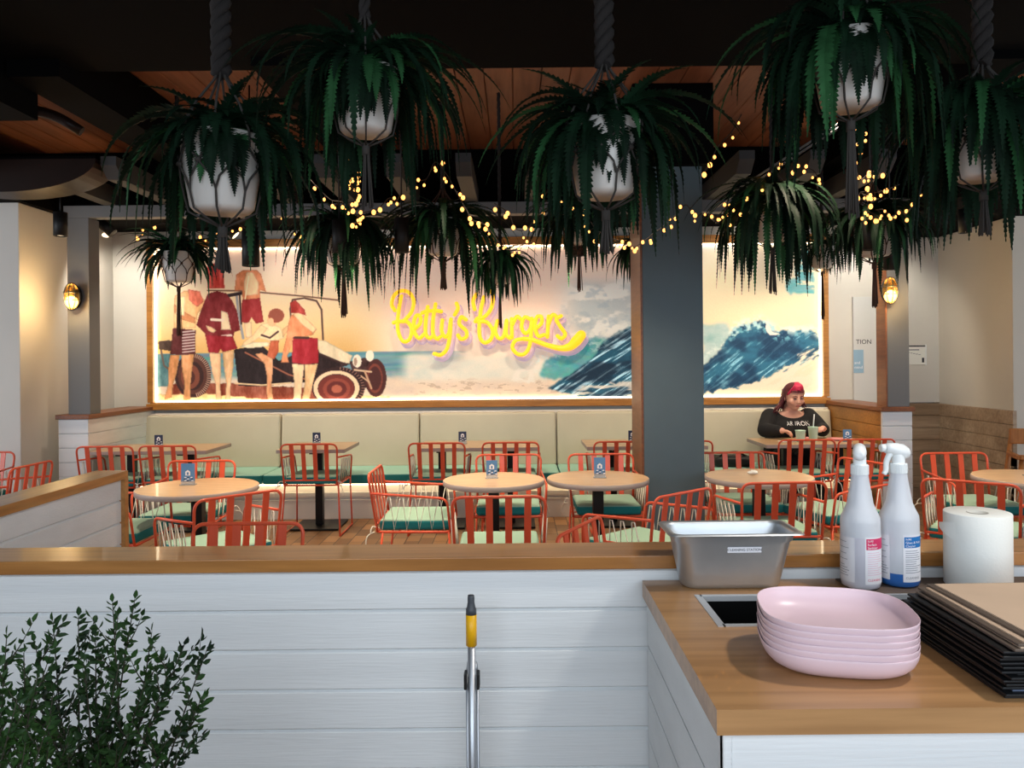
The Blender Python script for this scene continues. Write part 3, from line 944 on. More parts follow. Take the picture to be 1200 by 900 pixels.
rect_table(-3.88, -2.80, 6.93, 7.55, (-0.28, 0.28), 'long pale timber table at the left end of the banquette')
rect_table(-2.17, -1.55, 6.93, 7.58, (0.0,), 'small square table on one black column, second from the left along the banquette')
rect_table(-0.90, 0.21, 6.95, 7.58, (-0.355, 0.295), 'long pale timber table in the middle of the banquette')
rect_table(0.64, 1.74, 6.95, 7.58, (-0.28, 0.28), 'long pale timber table partly behind the pillar')
rect_table(2.27, 3.28, 6.97, 7.56, (-0.225, 0.27), 'long timber table where the woman in black sits')


def round_table(x, y, r, label, z=0.76):
    t = thing('round_table', label, 'table', (x, y, 0), 0, 'round tables')
    MB().lathe([(0.0, z), (r - 0.004, z)], 48, 0, smooth=False).build('table_top', 'table_timber', t)
    MB().lathe([(r - 0.004, z), (r, z - 0.004), (r, z - 0.030), (r - 0.004, z - 0.034), (0.0, z - 0.034)], 48).build('table_edge', 'table_edge', t)
    MB().box((-0.035, -0.035, 0.02), (0.035, 0.035, z - 0.05), bev=0.004).build('column', 'black_metal', t)
    MB().box((-0.22, -0.03, z - 0.052), (0.22, 0.03, z - 0.034)).box((-0.03, -0.22, z - 0.052), (0.03, 0.22, z - 0.034)).build('support_arm', 'black_metal', t)
    MB().box((-0.21, -0.21, 0.0), (0.21, 0.21, 0.02), bev=0.006).build('base_plate', 'black_metal', t)
    return t


round_table(-2.04, 4.92, 0.372, 'round table behind the left wing of the partition')
round_table(-0.152, 5.10, 0.336, 'round table in the centre, left one of the touching pair')
round_table(0.542, 5.13, 0.340, 'round table just left of the pillar, right one of the touching pair')
round_table(1.62, 5.14, 0.352, 'round table just right of the pillar, with a crumpled napkin')
round_table(3.36, 4.98, 0.36, 'round table cut by the right edge behind the paper roll')


# ------------------------------------------------------------------ table cards
def card(pt, rz, label, w=0.075, h=0.115, navy=False, z=0.7605):
    t = thing('menu_card', label, 'table card', (pt[0], pt[1], z), rz, 'table cards')
    MB().box((-w / 2 - 0.006, -0.022, 0), (w / 2 + 0.006, 0.022, 0.006), bev=0.002).box((-w / 2, -0.003, 0.006), (w / 2, 0.003, 0.03)).build('stand', 'acrylic', t)
    mb = MB().box((-w / 2, -0.0028, 0.02), (w / 2, 0.0028, h))
    y = -0.0036
    mb.add([(a, y, b) for a, b in [(-0.016, 0.062), (0.016, 0.062), (0.016, 0.086), (0, 0.098), (-0.016, 0.086)]], [(0, 1, 2, 3, 4)], 1)
    mb.add([(a, y - 0.0004, b) for a, b in [(-0.006, 0.066), (0.006, 0.066), (0.006, 0.083), (-0.006, 0.083)]], [(0, 1, 2, 3)], 0)
    for k in range(9):
        rr_ = random.Random(k)
        a = -0.03 + (k % 3) * 0.022 + rr_.random() * 0.008; b = 0.026 + (k // 3) * 0.010
        mb.add([(a, y, b), (a + 0.013, y, b), (a + 0.016, y, b + 0.006), (a + 0.004, y, b + 0.007)], [(0, 1, 2, 3)], 2 if k % 2 else 1)
    mb.build('card', ['card_navy' if navy else 'card_blue', 'ink_white', 'card_navy'], t, fix=False)


card(at(186, 521, 7.25), 0.1, 'dark blue menu card on the table at the left end of the banquette', navy=True)
card(at(371, 519, 7.35), 0.0, 'dark blue menu card on the small square table', navy=True)
card(at(542, 517, 7.3), 0.12, 'dark menu card on the long table in the middle of the banquette', navy=True)
card(at(741, 515, 7.25), 0.0, 'dark blue menu card on the table beside the pillar', navy=True)
card(at(993, 516, 7.15), -0.15, 'blue menu card on the table of the woman in black')
card((-2.13, 4.98), 0.0, 'blue menu card on the round table behind the left wing', 0.088, 0.14)
card((-0.165, 5.14), 0.05, 'blue menu card on the round table in the centre', 0.075, 0.12)
card((0.555, 5.12), -0.05, 'blue menu card on the round table left of the pillar', 0.075, 0.135)
card((3.37, 5.03), -0.1, 'blue menu card on the round table at the right edge', 0.08, 0.125)

# ------------------------------------------------------------------ chairs
def make_chair(label):
    t = thing('wire_armchair', label, 'chair', (0, 0, 0), 0, 'coral wire armchairs')
    r = 0.0085
    mb = MB()
    up = []
    path = [(-0.235, -0.235, 0.455), (-0.25, -0.29, 0.825), (0.25, -0.29, 0.825), (0.235, -0.235, 0.455)]
    mb.tube(rounded(path, 0.06, 6), r, 8)
    mb.tube([(-0.236, -0.243, 0.50), (0.236, -0.243, 0.50)], r * 0.9, 6)
    mb.build('back_frame', 'coral', t)
    for x in (-0.15, -0.05, 0.05, 0.15):
        vs = []
        for (z, y) in ((0.498, -0.243), (0.822, -0.290)):
            for dx, dy in ((-0.0185, -0.004), (0.0185, -0.004), (0.0185, 0.004), (-0.0185, 0.004)):
                vs.append((x + dx + (z - 0.5) * x * 0.1, y + dy, z))
        MB().add(vs, [(0, 1, 5, 4), (1, 2, 6, 5), (2, 3, 7, 6), (3, 0, 4, 7), (0, 3, 2, 1), (4, 5, 6, 7)]).build('back_slat', 'coral', t)
    mb = MB()
    mb.tube(rounded([(-0.235, -0.235, 0.455), (0.235, -0.235, 0.455), (0.25, 0.235, 0.455), (-0.25, 0.235, 0.455), (-0.235, -0.235, 0.455)], 0.03, 3), r, 6)
    for y in (-0.1, 0.05, 0.18):
        mb.tube([(-0.24, y, 0.452), (0.24, y, 0.452)], 0.005, 6)
    mb.build('seat_rail', 'coral', t)
    for sx in (-1, 1):
        MB().tube(rounded([(sx * 0.247, -0.273, 0.705), (sx * 0.272, 0.215, 0.672), (sx * 0.252, 0.235, 0.455)], 0.05, 6), r * 0.95, 8).build('armrest', 'coral', t)
        MB().tube([(sx * 0.252, 0.225, 0.455), (sx * 0.262, 0.245, 0.012)], r * 0.9, 6).build('leg', 'coral', t)
        MB().tube([(sx * 0.238, -0.20, 0.455), (sx * 0.262, -0.255, 0.012)], r * 0.9, 6).build('leg', 'coral', t)
        MB().tube([(sx * 0.262, 0.25, 0.009), (sx * 0.262, -0.26, 0.009)], r, 6).build('runner', 'coral', t)
        pts = []
        n = 5
        for i in range(n * 2 + 1):
            y = -0.205 + i * (0.40 / (n * 2))
            if i % 2 == 0:
                pts.append((sx * 0.243, y, 0.466))
            else:
                yy = y + 0.01
                pts += [(sx * 0.262, yy - 0.008, 0.684 - (yy + 0.2) * 0.07), (sx * 0.264, yy + 0.008, 0.684 - (yy + 0.2) * 0.07)]
        MB().tube(pts, 0.0038, 5).build('arm_lacing', 'cord_white', t)
        MB().tube(catmull([(sx * 0.225, -0.225, 0.48), (sx * 0.262, -0.262, 0.495), (sx * 0.285, -0.268, 0.46), (sx * 0.26, -0.25, 0.462), (sx * 0.29, -0.29, 0.44), (sx * 0.305, -0.30, 0.37)], 5), 0.0042, 5).build('cushion_tie', 'cord_white', t)
    MB().box((-0.225, -0.225, 0.462), (0.225, 0.232, 0.532), bev=0.02, seg=3, top=1).build('seat_cushion', ['teal_fabric', 'mint_fabric'], t)
    return t


D = math.radians
CH_ = [
    # x, y, degrees, label
    (-3.61, 7.02, 0, 'coral wire armchair at the leftmost banquette table, nearer the wall'),
    (-3.06, 7.02, 0, 'coral wire armchair at the leftmost banquette table, farther from the wall'),
    (-1.83, 7.06, 0, 'coral wire armchair in front of the small square table, seen whole to the floor'),
    (-0.70, 7.04, 0, 'coral wire armchair at the left end of the middle banquette table'),
    (-0.05, 7.04, 0, 'coral wire armchair at the right end of the middle banquette table'),
    (0.93, 7.02, 0, 'coral wire armchair left of the pillar at the banquette table behind it'),
    (1.475, 7.02, 0, 'coral wire armchair behind the pillar, one back corner showing right of it'),
    (2.55, 7.02, 0, 'coral wire armchair in front of the woman in black'),
    (3.075, 7.02, 0, 'coral wire armchair right of the one before the woman in black'),
    (-2.33, 5.40, 180, 'coral wire armchair facing out behind the round table by the left wing'),
    (-2.53, 4.86, -90, 'coral wire armchair side-on, half hidden by the end of the left wing'),
    (-1.72, 4.41, 45, 'coral wire armchair turned towards the round table behind the left wing'),
    (-1.21, 3.17, 180, 'coral wire armchair just behind the partition, nearest one to the left wing'),
    (-0.66, 5.16, -90, 'coral wire armchair seen from its side at the left of the centre round table'),
    (-0.10, 4.36, 1, 'coral wire armchair turned away from us at the centre round table'),
    (-0.06, 5.60, 180, 'coral wire armchair facing out behind the centre round table'),
    (0.645, 5.58, 180, 'coral wire armchair facing out behind the round table left of the pillar'),
    (0.72, 4.37, 40, 'coral wire armchair turned at the foot of the pillar behind the steel pan'),
    (0.53, 3.21, -118, 'coral wire armchair just behind the partition, slanting back corner left of the pan'),
    (1.54, 4.73, 2, 'coral wire armchair turned away from us at the table with the napkin'),
    (1.650, 5.60, 180, 'coral wire armchair facing out behind the round table with the napkin'),
    (2.15, 5.24, 110, 'coral wire armchair seen through the gap by the spray bottles'),
    (3.26, 5.44, 180, 'coral wire armchair facing out behind the round table at the right edge'),
    (2.78, 4.64, -38, 'coral wire armchair turned behind the paper towel roll'),
    (3.02, 3.93, 90, 'coral wire armchair at the right edge, only its arm showing'),
    (-4.42, 6.10, 180, 'coral wire armchair by the left wall, cut by the picture edge'),
    (-3.80, 5.57, 90, 'coral wire armchair side-on behind the left wing cap, near the left wall'),
]
ch0 = None
for x, y, a, lab in CH_:
    if ch0 is None:
        ch0 = make_chair(lab)
        ch0.location = (x, y, 0); ch0.rotation_euler = (0, 0, D(a))
    else:
        dup(ch0, (x, y, 0), D(a), lab)

# wooden high chair at the right edge
t = thing('high_chair', 'wooden child high chair against the right wall, cut by the picture edge', 'high chair', (4.34, 6.35, 0), D(-20))
for sx in (-1, 1):
    for sy in (-1, 1):
        MB().tube([(sx * 0.26, sy * 0.26, 0.0), (sx * 0.17, sy * 0.15, 0.92 if sy > 0 else 0.72)], 0.02, 4).build('leg', 'chair_timber', t)
MB().box((-0.2, 0.10, 0.80), (0.2, 0.14, 0.93), bev=0.01).build('backrest', 'chair_timber', t)
MB().box((-0.18, -0.16, 0.50), (0.18, 0.16, 0.53), bev=0.008).build('seat', 'chair_timber', t)
MB().box((-0.2, -0.21, 0.70), (0.2, -0.17, 0.74), bev=0.01).box((-0.22, -0.2, 0.70), (-0.18, 0.14, 0.735), bev=0.008).box((0.18, -0.2, 0.70), (0.22, 0.14, 0.735), bev=0.008).build('guard_rail', 'chair_timber', t)
MB().box((-0.22, -0.24, 0.22), (0.22, -0.20, 0.26), bev=0.008).build('footrest', 'chair_timber', t)

# ------------------------------------------------------------------ notices on the right wall
t = thing('wall_notice', 'white printed notice on the wall right of the grey post', 'notice', (0, 0, 0))
a, b = at(1055, 405, YW), at(1084, 427, YW)
YP = YW - 0.004
mb = MB().box((a.x, YP - 0.004, b.z), (b.x, YP, a.z))
w, h = b.x - a.x, a.z - b.z
R = lambda m_, x0, z0, x1, z1, mi: m_.add([(a.x + x * w, YP - 0.0046, b.z + z * h) for x, z in ((x0, z0), (x1, z0), (x1, z1), (x0, z1))], [(0, 1, 2, 3)], mi)
R(mb, 0.0, 0.93, 1, 1, 2)
for k in range(6):
    R(mb, 0.04, 0.08 + k * 0.13, 0.16 + 0.03 * (k % 2), 0.15 + k * 0.13, 1)
R(mb, 0.3, 0.74, 0.75, 0.80, 1)
for k in range(5):
    R(mb, 0.28 + k * 0.11, 0.62 - k * 0.03, 0.37 + k * 0.11, 0.65 - k * 0.03, 1)
R(mb, 0.86, 0.1, 0.95, 0.35, 2)
mb.build('printed_sheet', ['paper', 'ink_grey', 'ink'], t, fix=False)
MB().box((b.x, YP - 0.007, b.z - 0.01), (b.x + 0.014, YP, a.z + 0.01)).build('edge_strip', 'white_plastic', t)
t = thing('door_poster', 'light blue poster with white lettering on the grey door', 'poster', (0, 0, 0))
a, b = at(1000, 410, YW - 0.03), at(1012, 437, YW - 0.03)
yp = YW - 0.031
mb = MB().box((a.x, yp - 0.003, b.z), (b.x, yp, a.z))
for k, tx in enumerate(('and', 'mind')):
    vs, fs = text_polys(tx, 0.045, 'LEFT')
    mb.add([(v.x + a.x + 0.008, yp - 0.0036, v.y + b.z + 0.11 - k * 0.05) for v in vs], fs, 1)
mb.build('poster_sheet', ['poster_blue', 'ink_white'], t, fix=False)

# ------------------------------------------------------------------ hanging ferns
def frond(mb, base, az, el, L, W, rng, droop, n=30, mi=0, teeth=True):
    """one arching frond with toothed leaflets along both sides"""
    d = Vector((math.cos(az), math.sin(az), 0))
    side = Vector((-math.sin(az), math.cos(az), 0))
    p = Vector(base)
    pts = [p.copy()]
    ang = el
    st = L / n
    tw = rng.uniform(-0.5, 0.5)
    tans = []
    for i in range(n):
        tt = i / n
        ang = el - droop * (tt ** 0.68)
        ang = max(ang, -1.5)
        dirv = d * math.cos(ang) + Vector((0, 0, 1)) * math.sin(ang) + side * tw * 0.12 * tt
        tans.append(dirv)
        p = p + dirv * st
        pts.append(p.copy())
    tans.append(tans[-1])
    mb.tube(pts, [0.0022 * (1 - 0.7 * i / n) for i in range(n + 1)], 3, mi, cap=False)
    vs, fs = [], []
    for i in range(1, n + 1):
        tt = i / n
        w = W * min(1.0, (tt * 6) ** 0.6) * (1 - tt ** 2.0) + 0.003
        tan = tans[i].normalized()
        up = side.cross(tan).normalized()
        for sg in (-1, 1):
            out = (side * sg + tan * 0.35 - up * 0.25 * rng.uniform(0.5, 1.3)).normalized()
            hw = st * 0.74
            b0 = pts[i]
            q = len(vs)
            ww = w * rng.uniform(0.88, 1.06)
            vs += [b0 - tan * hw * 0.75, b0 + out * ww * 0.62 - tan * hw * 0.55, b0 + out * ww + tan * hw * 0.35, b0 + out * ww * 0.6 + tan * hw * 0.75, b0 + tan * hw * 0.75]
            fs.append((q, q + 1, q + 2, q + 3, q + 4) if sg > 0 else (q + 4, q + 3, q + 2, q + 1, q))
    mb.add(vs, fs, mi)


def make_fern(label, loc, s, seed, nf=60, pot=True, tassel=0.2, brown=False, Lr=(0.42, 0.72), rope_top=3.5, W=0.042, litfrac=0.17, rope=0.02, group='hanging ferns', droop=(2.0, 3.0), lift=(0.0, 1.35), front=0.9):
    """loc = middle of the pot rim; s scales pot and fronds"""
    rng = random.Random(seed)
    t = thing('hanging_fern', label, 'plant', loc, 0, group)
    cm = 'macrame_brown' if brown else 'macrame'
    ph, pr = 0.25 * s, 0.135 * s
    if pot:
        MB().lathe([(0.0, -ph), (pr * 0.66, -ph), (pr * 0.76, -ph + 0.014 * s), (pr * 0.9, -ph * 0.5), (pr, -0.012 * s), (pr * 1.03, 0.0), (pr * 0.97, 0.0), (pr * 0.92, -0.03 * s), (0.0, -0.035 * s)], 32).build('pot', 'pot_white', t)
    mb = MB()
    n = 8
    for k in range(n):
        a0 = 2 * PI * k / n + 0.2
        R_ = lambda f, z, da: (pr * f * math.cos(a0 + da), pr * f * math.sin(a0 + da), z)
        w = PI / n
        mb.tube([R_(1.06, 0.0, 0), R_(1.05, -ph * 0.22, 0), R_(1.0, -ph * 0.38, w * 0.9), R_(0.99, -ph * 0.46, w * 0.9), R_(0.95, -ph * 0.62, 0.1), R_(0.90, -ph * 0.78, 0.0), R_(0.80, -ph * 1.0, 0), R_(0.5, -ph * 1.09, 0), R_(0.06, -ph * 1.2, 0)], 0.0038 * s, 5)
        mb.tube([R_(1.06, 0.0, 0), R_(1.05, -ph * 0.2, 0.02), R_(1.0, -ph * 0.38, -w * 0.9), R_(0.985, -ph * 0.46, -w * 0.9), R_(0.95, -ph * 0.62, -0.1), R_(0.90, -ph * 0.78, 0.0)], 0.0038 * s, 5)
        mb.sphere(R_(1.0, -ph * 0.42, w), (0.012 * s, 0.012 * s, 0.009 * s), 6, 4)
        # cords from the rim up to the gathered rope
        mb.tube([R_(1.06, 0.0, 0), R_(0.7, 0.10 * s, 0), R_(0.2, 0.19 * s, 0), (0, 0, 0.25 * s)], 0.0042 * s, 5)
    mb.build('macrame_net', cm, t)
    mb = MB()
    top = rope_top - loc[2]
    for k in range(3):
        pts = []
        m_ = 40
        for i in range(m_ + 1):
            zz = 0.21 * s + (top - 0.21 * s) * i / m_
            a = 2 * PI * k / 3 + zz * 40
            pts.append((rope * 0.62 * math.cos(a), rope * 0.62 * math.sin(a), zz))
        mb.tube(pts, rope * 0.55, 6)
    mb.build('rope', 'rope_dark', t)
    mb = MB()
    zb = -ph * 1.2
    mb.tube([(0, 0, zb + 0.01), (0, 0, zb - 0.035 * s)], 0.016 * s, 10)
    for k in range(22):
        a, q = rng.uniform(0, 2 * PI), rng.uniform(0.2, 1)
        mb.tube([(0.012 * s * math.cos(a) * q, 0.012 * s * math.sin(a) * q, zb), (0.014 * s * math.cos(a) * q, 0.014 * s * math.sin(a) * q, zb - 0.06 * s), (0.028 * s * math.cos(a) * q, 0.028 * s * math.sin(a) * q, zb - tassel * rng.uniform(0.88, 1.0))], 0.0034 * s, 4)
    mb.build('tassel', cm, t)
    mb = MB()
    for k in range(nf):
        az = 2 * PI * (k + rng.random() * 0.8) / nf * (1 if nf < 8 else 5) % (2 * PI)
        # fewer long fronds straight in front of the pot, so it shows
        q = math.cos(az + PI / 2)
        L = rng.uniform(*Lr) * s
        if q > 0.72 and rng.random() < front:
            L *= 0.55
        el = rng.uniform(*lift)
        base = (0.06 * s * math.cos(az) * rng.random(), 0.06 * s * math.sin(az) * rng.random(), 0.0)
        frond(mb, base, az, el, L, W * s * rng.uniform(0.8, 1.1), rng, rng.uniform(*droop), 30, 1 if rng.random() < litfrac else 0)
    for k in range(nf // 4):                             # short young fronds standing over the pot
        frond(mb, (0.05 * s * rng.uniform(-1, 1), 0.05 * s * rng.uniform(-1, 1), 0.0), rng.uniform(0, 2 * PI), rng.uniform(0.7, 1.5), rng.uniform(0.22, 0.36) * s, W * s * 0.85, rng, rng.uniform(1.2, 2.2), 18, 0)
    mb.build('fronds', ['fern_leaf', 'fern_leaf_lit'], t, fix=False)
    return t


def rim(px, py, Y):
    return tuple(at(px, py, Y))


G1 = 'large ferns hanging nearest the counter'
make_fern('large hanging fern at the left of the near row, white pot in grey cord net', rim(260, 162, 3.0), 1.16, 1, 105, tassel=0.18, Lr=(0.36, 0.56), rope=0.036, group=G1)
make_fern('large hanging fern second from the left in the near row, its white pot high up', rim(428, 84, 2.9), 0.94, 2, 135, tassel=0.24, Lr=(0.42, 0.66), group=G1)
make_fern('large hanging fern in the middle of the near row, left of the pillar', rim(709, 148, 3.0), 1.1, 3, 135, tassel=0.17, Lr=(0.36, 0.56), rope=0.036, group=G1)
make_fern('large hanging fern right of the pillar with a bare white pot and long tassel', rim(996, 46, 2.8), 1.0, 4, 135, tassel=0.36, Lr=(0.42, 0.66), group=G1)
make_fern('large hanging fern at the right edge, its white pot half covered by fronds', rim(1152, 138, 3.1), 1.0, 5, 140, tassel=0.18, Lr=(0.40, 0.64), rope=0.036, group=G1, front=0.0)
G2 = 'small ferns hanging in front of the mural'
make_fern('small palm-like fern hanging before the left end of the mural', rim(209, 296, 5.6), 0.85, 6, 90, tassel=0.36, brown=True, Lr=(0.36, 0.52), rope=0.014, group=G2, litfrac=0.3, pot=True, front=0.1, droop=(1.5, 2.4), lift=(0.2, 1.4))
make_fern('dark fern hanging over the beach buggy picture with a long brown tassel', rim(402, 268, 5.5), 1.0, 7, 105, tassel=0.34, brown=True, Lr=(0.46, 0.7), rope=0.014, group=G2, front=0.0)
make_fern('fern with a glimpse of its white pot hanging left of the shop sign top', rim(519, 258, 5.4), 0.98, 8, 105, tassel=0.2, brown=True, Lr=(0.5, 0.82), rope=0.014, group=G2)
make_fern('small round fern hanging over the letters of the shop sign', rim(586, 306, 5.6), 0.66, 9, 96, tassel=0.3, brown=True, Lr=(0.45, 0.62), rope=0.012, group=G2, litfrac=0.35, front=0.2)
make_fern('dark fern hanging between the shop sign and the pillar', rim(678, 252, 5.5), 0.85, 10, 99, tassel=0.3, brown=True, Lr=(0.44, 0.66), rope=0.014, group=G2, front=0.0)
make_fern('fern half hidden behind the left side of the pillar', rim(752, 290, 6.35), 0.75, 11, 81, tassel=0.2, brown=True, Lr=(0.4, 0.58), rope=0.014, group=G2, front=0.0)
make_fern('dark bushy fern just right of the pillar over the white sea spray', rim(905, 238, 5.0), 1.0, 12, 114, tassel=0.3, Lr=(0.46, 0.72), rope=0.014, group=G2, front=0.0)
make_fern('fern before the right end of the mural with pale pot and cord tassel', rim(963, 288, 6.4), 0.75, 13, 40, tassel=0.4, brown=True, Lr=(0.32, 0.55), rope=0.014, group=G2)
make_fern('dark fern hanging left of the right wall lamp among the fairy lights', rim(1024, 256, 5.1), 1.0, 14, 114, tassel=0.3, brown=True, Lr=(0.36, 0.56), rope=0.014, group=G2, front=0.0)


# ------------------------------------------------------------------ fairy lights
def lights(label, runs, seed, r=0.0105):
    """runs = [(path of (px, py, Y), number of bulbs, drop)]"""
    rng = random.Random(seed)
    t = thing('hanging_fairy_lights', label, 'string lights', (0, 0, 0), 0, 'strings of warm fairy lights')
    wires = MB()
    proto = None
    for path, n, jit in runs:
        P = catmull([at(*q) for q in path], 8)
        wires.tube(P, 0.003, 4)
        for k in range(n):
            f = (k + 0.5) / n * (len(P) - 1)
            i = min(int(f), len(P) - 2)
            p = P[i].lerp(P[i + 1], f - i)
            b = p + Vector((rng.uniform(-jit, jit), rng.uniform(-jit, jit), rng.uniform(-jit, jit) - 0.02))
            wires.tube([p, b + Vector((0, 0, 0.008))], 0.002, 3)
            rr_ = r * rng.choice((0.7, 0.85, 1.0, 1.25))
            if proto is None:
                proto = MB().sphere((0, 0, 0), 1.0, 8, 6).build('bulb', 'bulb', t)
                o = proto
            else:
                o = proto.copy(); COL.objects.link(o)
            o.location = b
            o.scale = (rr_, rr_, rr_ * 1.2)
    wires.build('wire', 'cable_dark', t)
    return t


lights('dense coil of fairy lights hanging beside the second near fern', [
    ([(411, 182, 4.6), (420, 200, 4.6), (408, 214, 4.6), (419, 228, 4.6), (412, 244, 4.6), (424, 258, 4.6), (412, 262, 4.6)], 26, 0.03),
    ([(363, 210, 4.6), (386, 233, 4.6), (398, 236, 4.6), (412, 240, 4.6)], 6, 0.02),
    ([(420, 250, 4.6), (442, 245, 4.6), (456, 232, 4.6), (464, 236, 4.6), (470, 226, 4.6)], 8, 0.02)], 1)
lights('string of fairy lights draped over the fern left of the sign', [
    ([(478, 210, 4.9), (499, 210, 4.9), (510, 190, 4.9), (524, 205, 4.9), (533, 222, 4.9), (546, 245, 4.9), (554, 258, 4.9), (566, 262, 4.9), (576, 272, 4.9), (590, 290, 4.9), (602, 293, 4.9), (614, 286, 4.9), (628, 284, 4.9)], 28, 0.03)], 2)
lights('string of fairy lights crossing in front of the middle near fern', [
    ([(579, 238, 5.0), (596, 250, 5.0), (604, 268, 5.0), (618, 268, 5.0), (628, 252, 5.0), (642, 222, 5.0)], 11, 0.03),
    ([(642, 220, 5.0), (668, 243, 5.0), (686, 252, 5.0), (700, 270, 5.0), (720, 280, 5.0), (738, 288, 5.0), (744, 290, 5.0)], 16, 0.04)], 3)
lights('string of fairy lights running across the pillar front', [
    ([(744, 290, 4.9), (758, 280, 4.9), (764, 275, 4.9), (782, 262, 4.9), (792, 252, 4.9), (804, 240, 4.9), (815, 255, 4.9), (823, 250, 4.9), (842, 254, 4.9), (854, 258, 4.9)], 16, 0.025),
    ([(846, 262, 4.9), (852, 240, 4.9), (868, 246, 4.9), (876, 240, 4.9), (884, 228, 4.9)], 14, 0.04)], 4)
lights('fairy lights strung down beside the top of the pillar', [
    ([(869, 134, 4.2), (857, 155, 4.2), (841, 172, 4.2), (832, 192, 4.2), (826, 200, 4.2)], 6, 0.015)], 5)
lights('fairy lights over the dark fern right of the pillar', [
    ([(889, 222, 4.9), (898, 206, 4.9), (914, 192, 4.9), (932, 195, 4.9), (944, 196, 4.9), (956, 203, 4.9), (958, 222, 4.9)], 12, 0.03)], 6)
lights('dense cluster of fairy lights beside the long grey tassel', [
    ([(1003, 150, 4.6), (1011, 163, 4.6), (998, 178, 4.6), (1002, 190, 4.6), (1008, 210, 4.6), (1020, 202, 4.6), (1028, 202, 4.6), (1018, 222, 4.6), (1008, 226, 4.6), (1024, 232, 4.6), (1016, 246, 4.6), (1026, 252, 4.6), (1014, 258, 4.6)], 40, 0.035),
    ([(1026, 246, 4.6), (1036, 246, 4.6), (1046, 254, 4.6), (1054, 246, 4.6), (1062, 251, 4.6), (1074, 232, 4.6), (1082, 226, 4.6)], 12, 0.025),
    ([(1024, 226, 4.6), (1040, 222, 4.6), (1054, 216, 4.6)], 4, 0.02)], 7)
lights('fairy lights along the beam above the left alcove', [
    ([(164, 266, 6.2), (172, 272, 6.2), (160, 280, 6.2), (190, 262, 6.2), (238, 274, 6.2), (250, 277, 6.2), (276, 262, 6.2), (292, 268, 6.2), (303, 240, 6.2), (312, 246, 6.2), (344, 268, 6.2), (358, 275, 6.2)], 18, 0.03)], 8)

# two taut cables at the right
for k, dy in enumerate((0, 5)):
    a, b = at(836, 240 + dy, 6.9), at(1046, 104 + dy, 4.0)
    tag(MB().tube([a, b], 0.009, 6).build('hanging_cable', 'grey_post'), ('upper' if k == 0 else 'lower') + ' one of two taut grey cables sloping up to the right of the pillar', 'cable', 'taut cables')


# ------------------------------------------------------------------ lamps
def spot(loc, target, energy, size=1.4, color=(1.0, 0.80, 0.58), radius=0.05, blend=0.6):
    L = bpy.data.lights.new('spot_light', 'SPOT')
    L.energy = energy; L.spot_size = size; L.spot_blend = blend; L.color = color; L.shadow_soft_size = radius
    o = bpy.data.objects.new('spot_light', L); COL.objects.link(o)
    o.location = loc
    o.rotation_euler = (Vector(target) - Vector(loc)).to_track_quat('-Z', 'Y').to_euler()
    return o


def pendant(px, py, w, hpx, Y, label, top=3.3, energy=40):
    """black cylinder hung by a cord; px, py = middle of its lower rim"""
    p = at(px, py, Y)
    r = w / 2 / F * Y
    h = hpx / F * Y
    t = thing('pendant_light', label, 'lamp', tuple(p), 0, 'black cylinder downlights')
    MB().lathe([(r * 0.86, 0.012), (r * 0.9, 0.0), (r, 0.0), (r, h), (0.0, h)], 24).build('lamp_shade', 'soft_black', t)
    MB().lathe([(0.0, 0.014), (r * 0.88, 0.012)], 24).build('diffuser', 'can_glow', t)
    if top > p.z + h:
        MB().tube([(0, 0, h), (0, 0, top - p.z)], 0.006, 6).build('cord', 'soft_black', t)
    if energy:
        spot(p + Vector((0, 0, -0.01)), p + Vector((0, 0, -1)), energy, 1.5, radius=0.04)


pendant(71, 277, 15, 28, 6.5, 'black cylinder downlight beside the white wall corner at the far left', 3.0, 10)
pendant(294, 312, 20, 41, 5.4, 'black cylinder downlight in front of the standing beach figures', 3.5)
pendant(398, 296, 17, 38, 5.2, 'black cylinder downlight half lost in the dark fern over the buggy', 3.5)
pendant(471, 296, 17, 40, 5.2, 'black cylinder downlight above the first letters of the sign', 3.5)
pendant(677, 300, 15, 34, 5.6, 'black cylinder downlight hanging left of the pillar', 3.5)
pendant(1020, 293, 18, 36, 4.9, 'black cylinder downlight under the dense fairy light cluster', 3.5)
pendant(1043, 316, 16, 38, 5.6, 'black cylinder downlight just above the right wall lamp', 3.5)
pendant(1131, 273, 14, 28, 6.4, 'black cylinder downlight near the right wall', 2.86, 6)
for k, (px, py, lab) in enumerate(((124, 266, 'small angled black spotlight in the left alcove'), (268, 268, 'small angled black spotlight right of the palm-like fern'),
                                   (836, 250, 'small angled black spotlight right of the pillar'),
                                   (1066, 256, 'added angled black spotlight brightening the wall right of the mural')))  :  # last spot is added to brighten the right alcove wall
    p = at(px, py, 7.45)
    t = thing('track_spot', lab, 'lamp', tuple(p), 0, 'angled ceiling spots')
    d = Vector((0.6, 0.1, -0.6)).normalized()
    MB().tube([-d * 0.09, d * 0.09], 0.05, 16).build('spot_head', 'soft_black', t)
    aim = (Vector((-4.25, 8.3, 1.7)), p + d + Vector((0, 0.5, 0)), p + d + Vector((0, 0.5, 0)), Vector((3.7, 8.3, 1.8)))[k]
    if k == 3: d = Vector((-0.35, 0.6, -0.6)).normalized()
    if k == 0: d = Vector((-0.2, 0.5, -0.6)).normalized()
    spot(p + d * 0.1, aim, (60, 30, 30, 60)[k], 2.0, (1.0, 0.92, 0.78), 0.04)
    MB().tube([d * 0.0905, d * 0.092], 0.042, 16).build('diffuser', 'can_glow', t)
    MB().tube([(0, 0, 0.03), (0, 0, 2.98 - p.z)], 0.012, 8).build('bracket', 'soft_black', t)


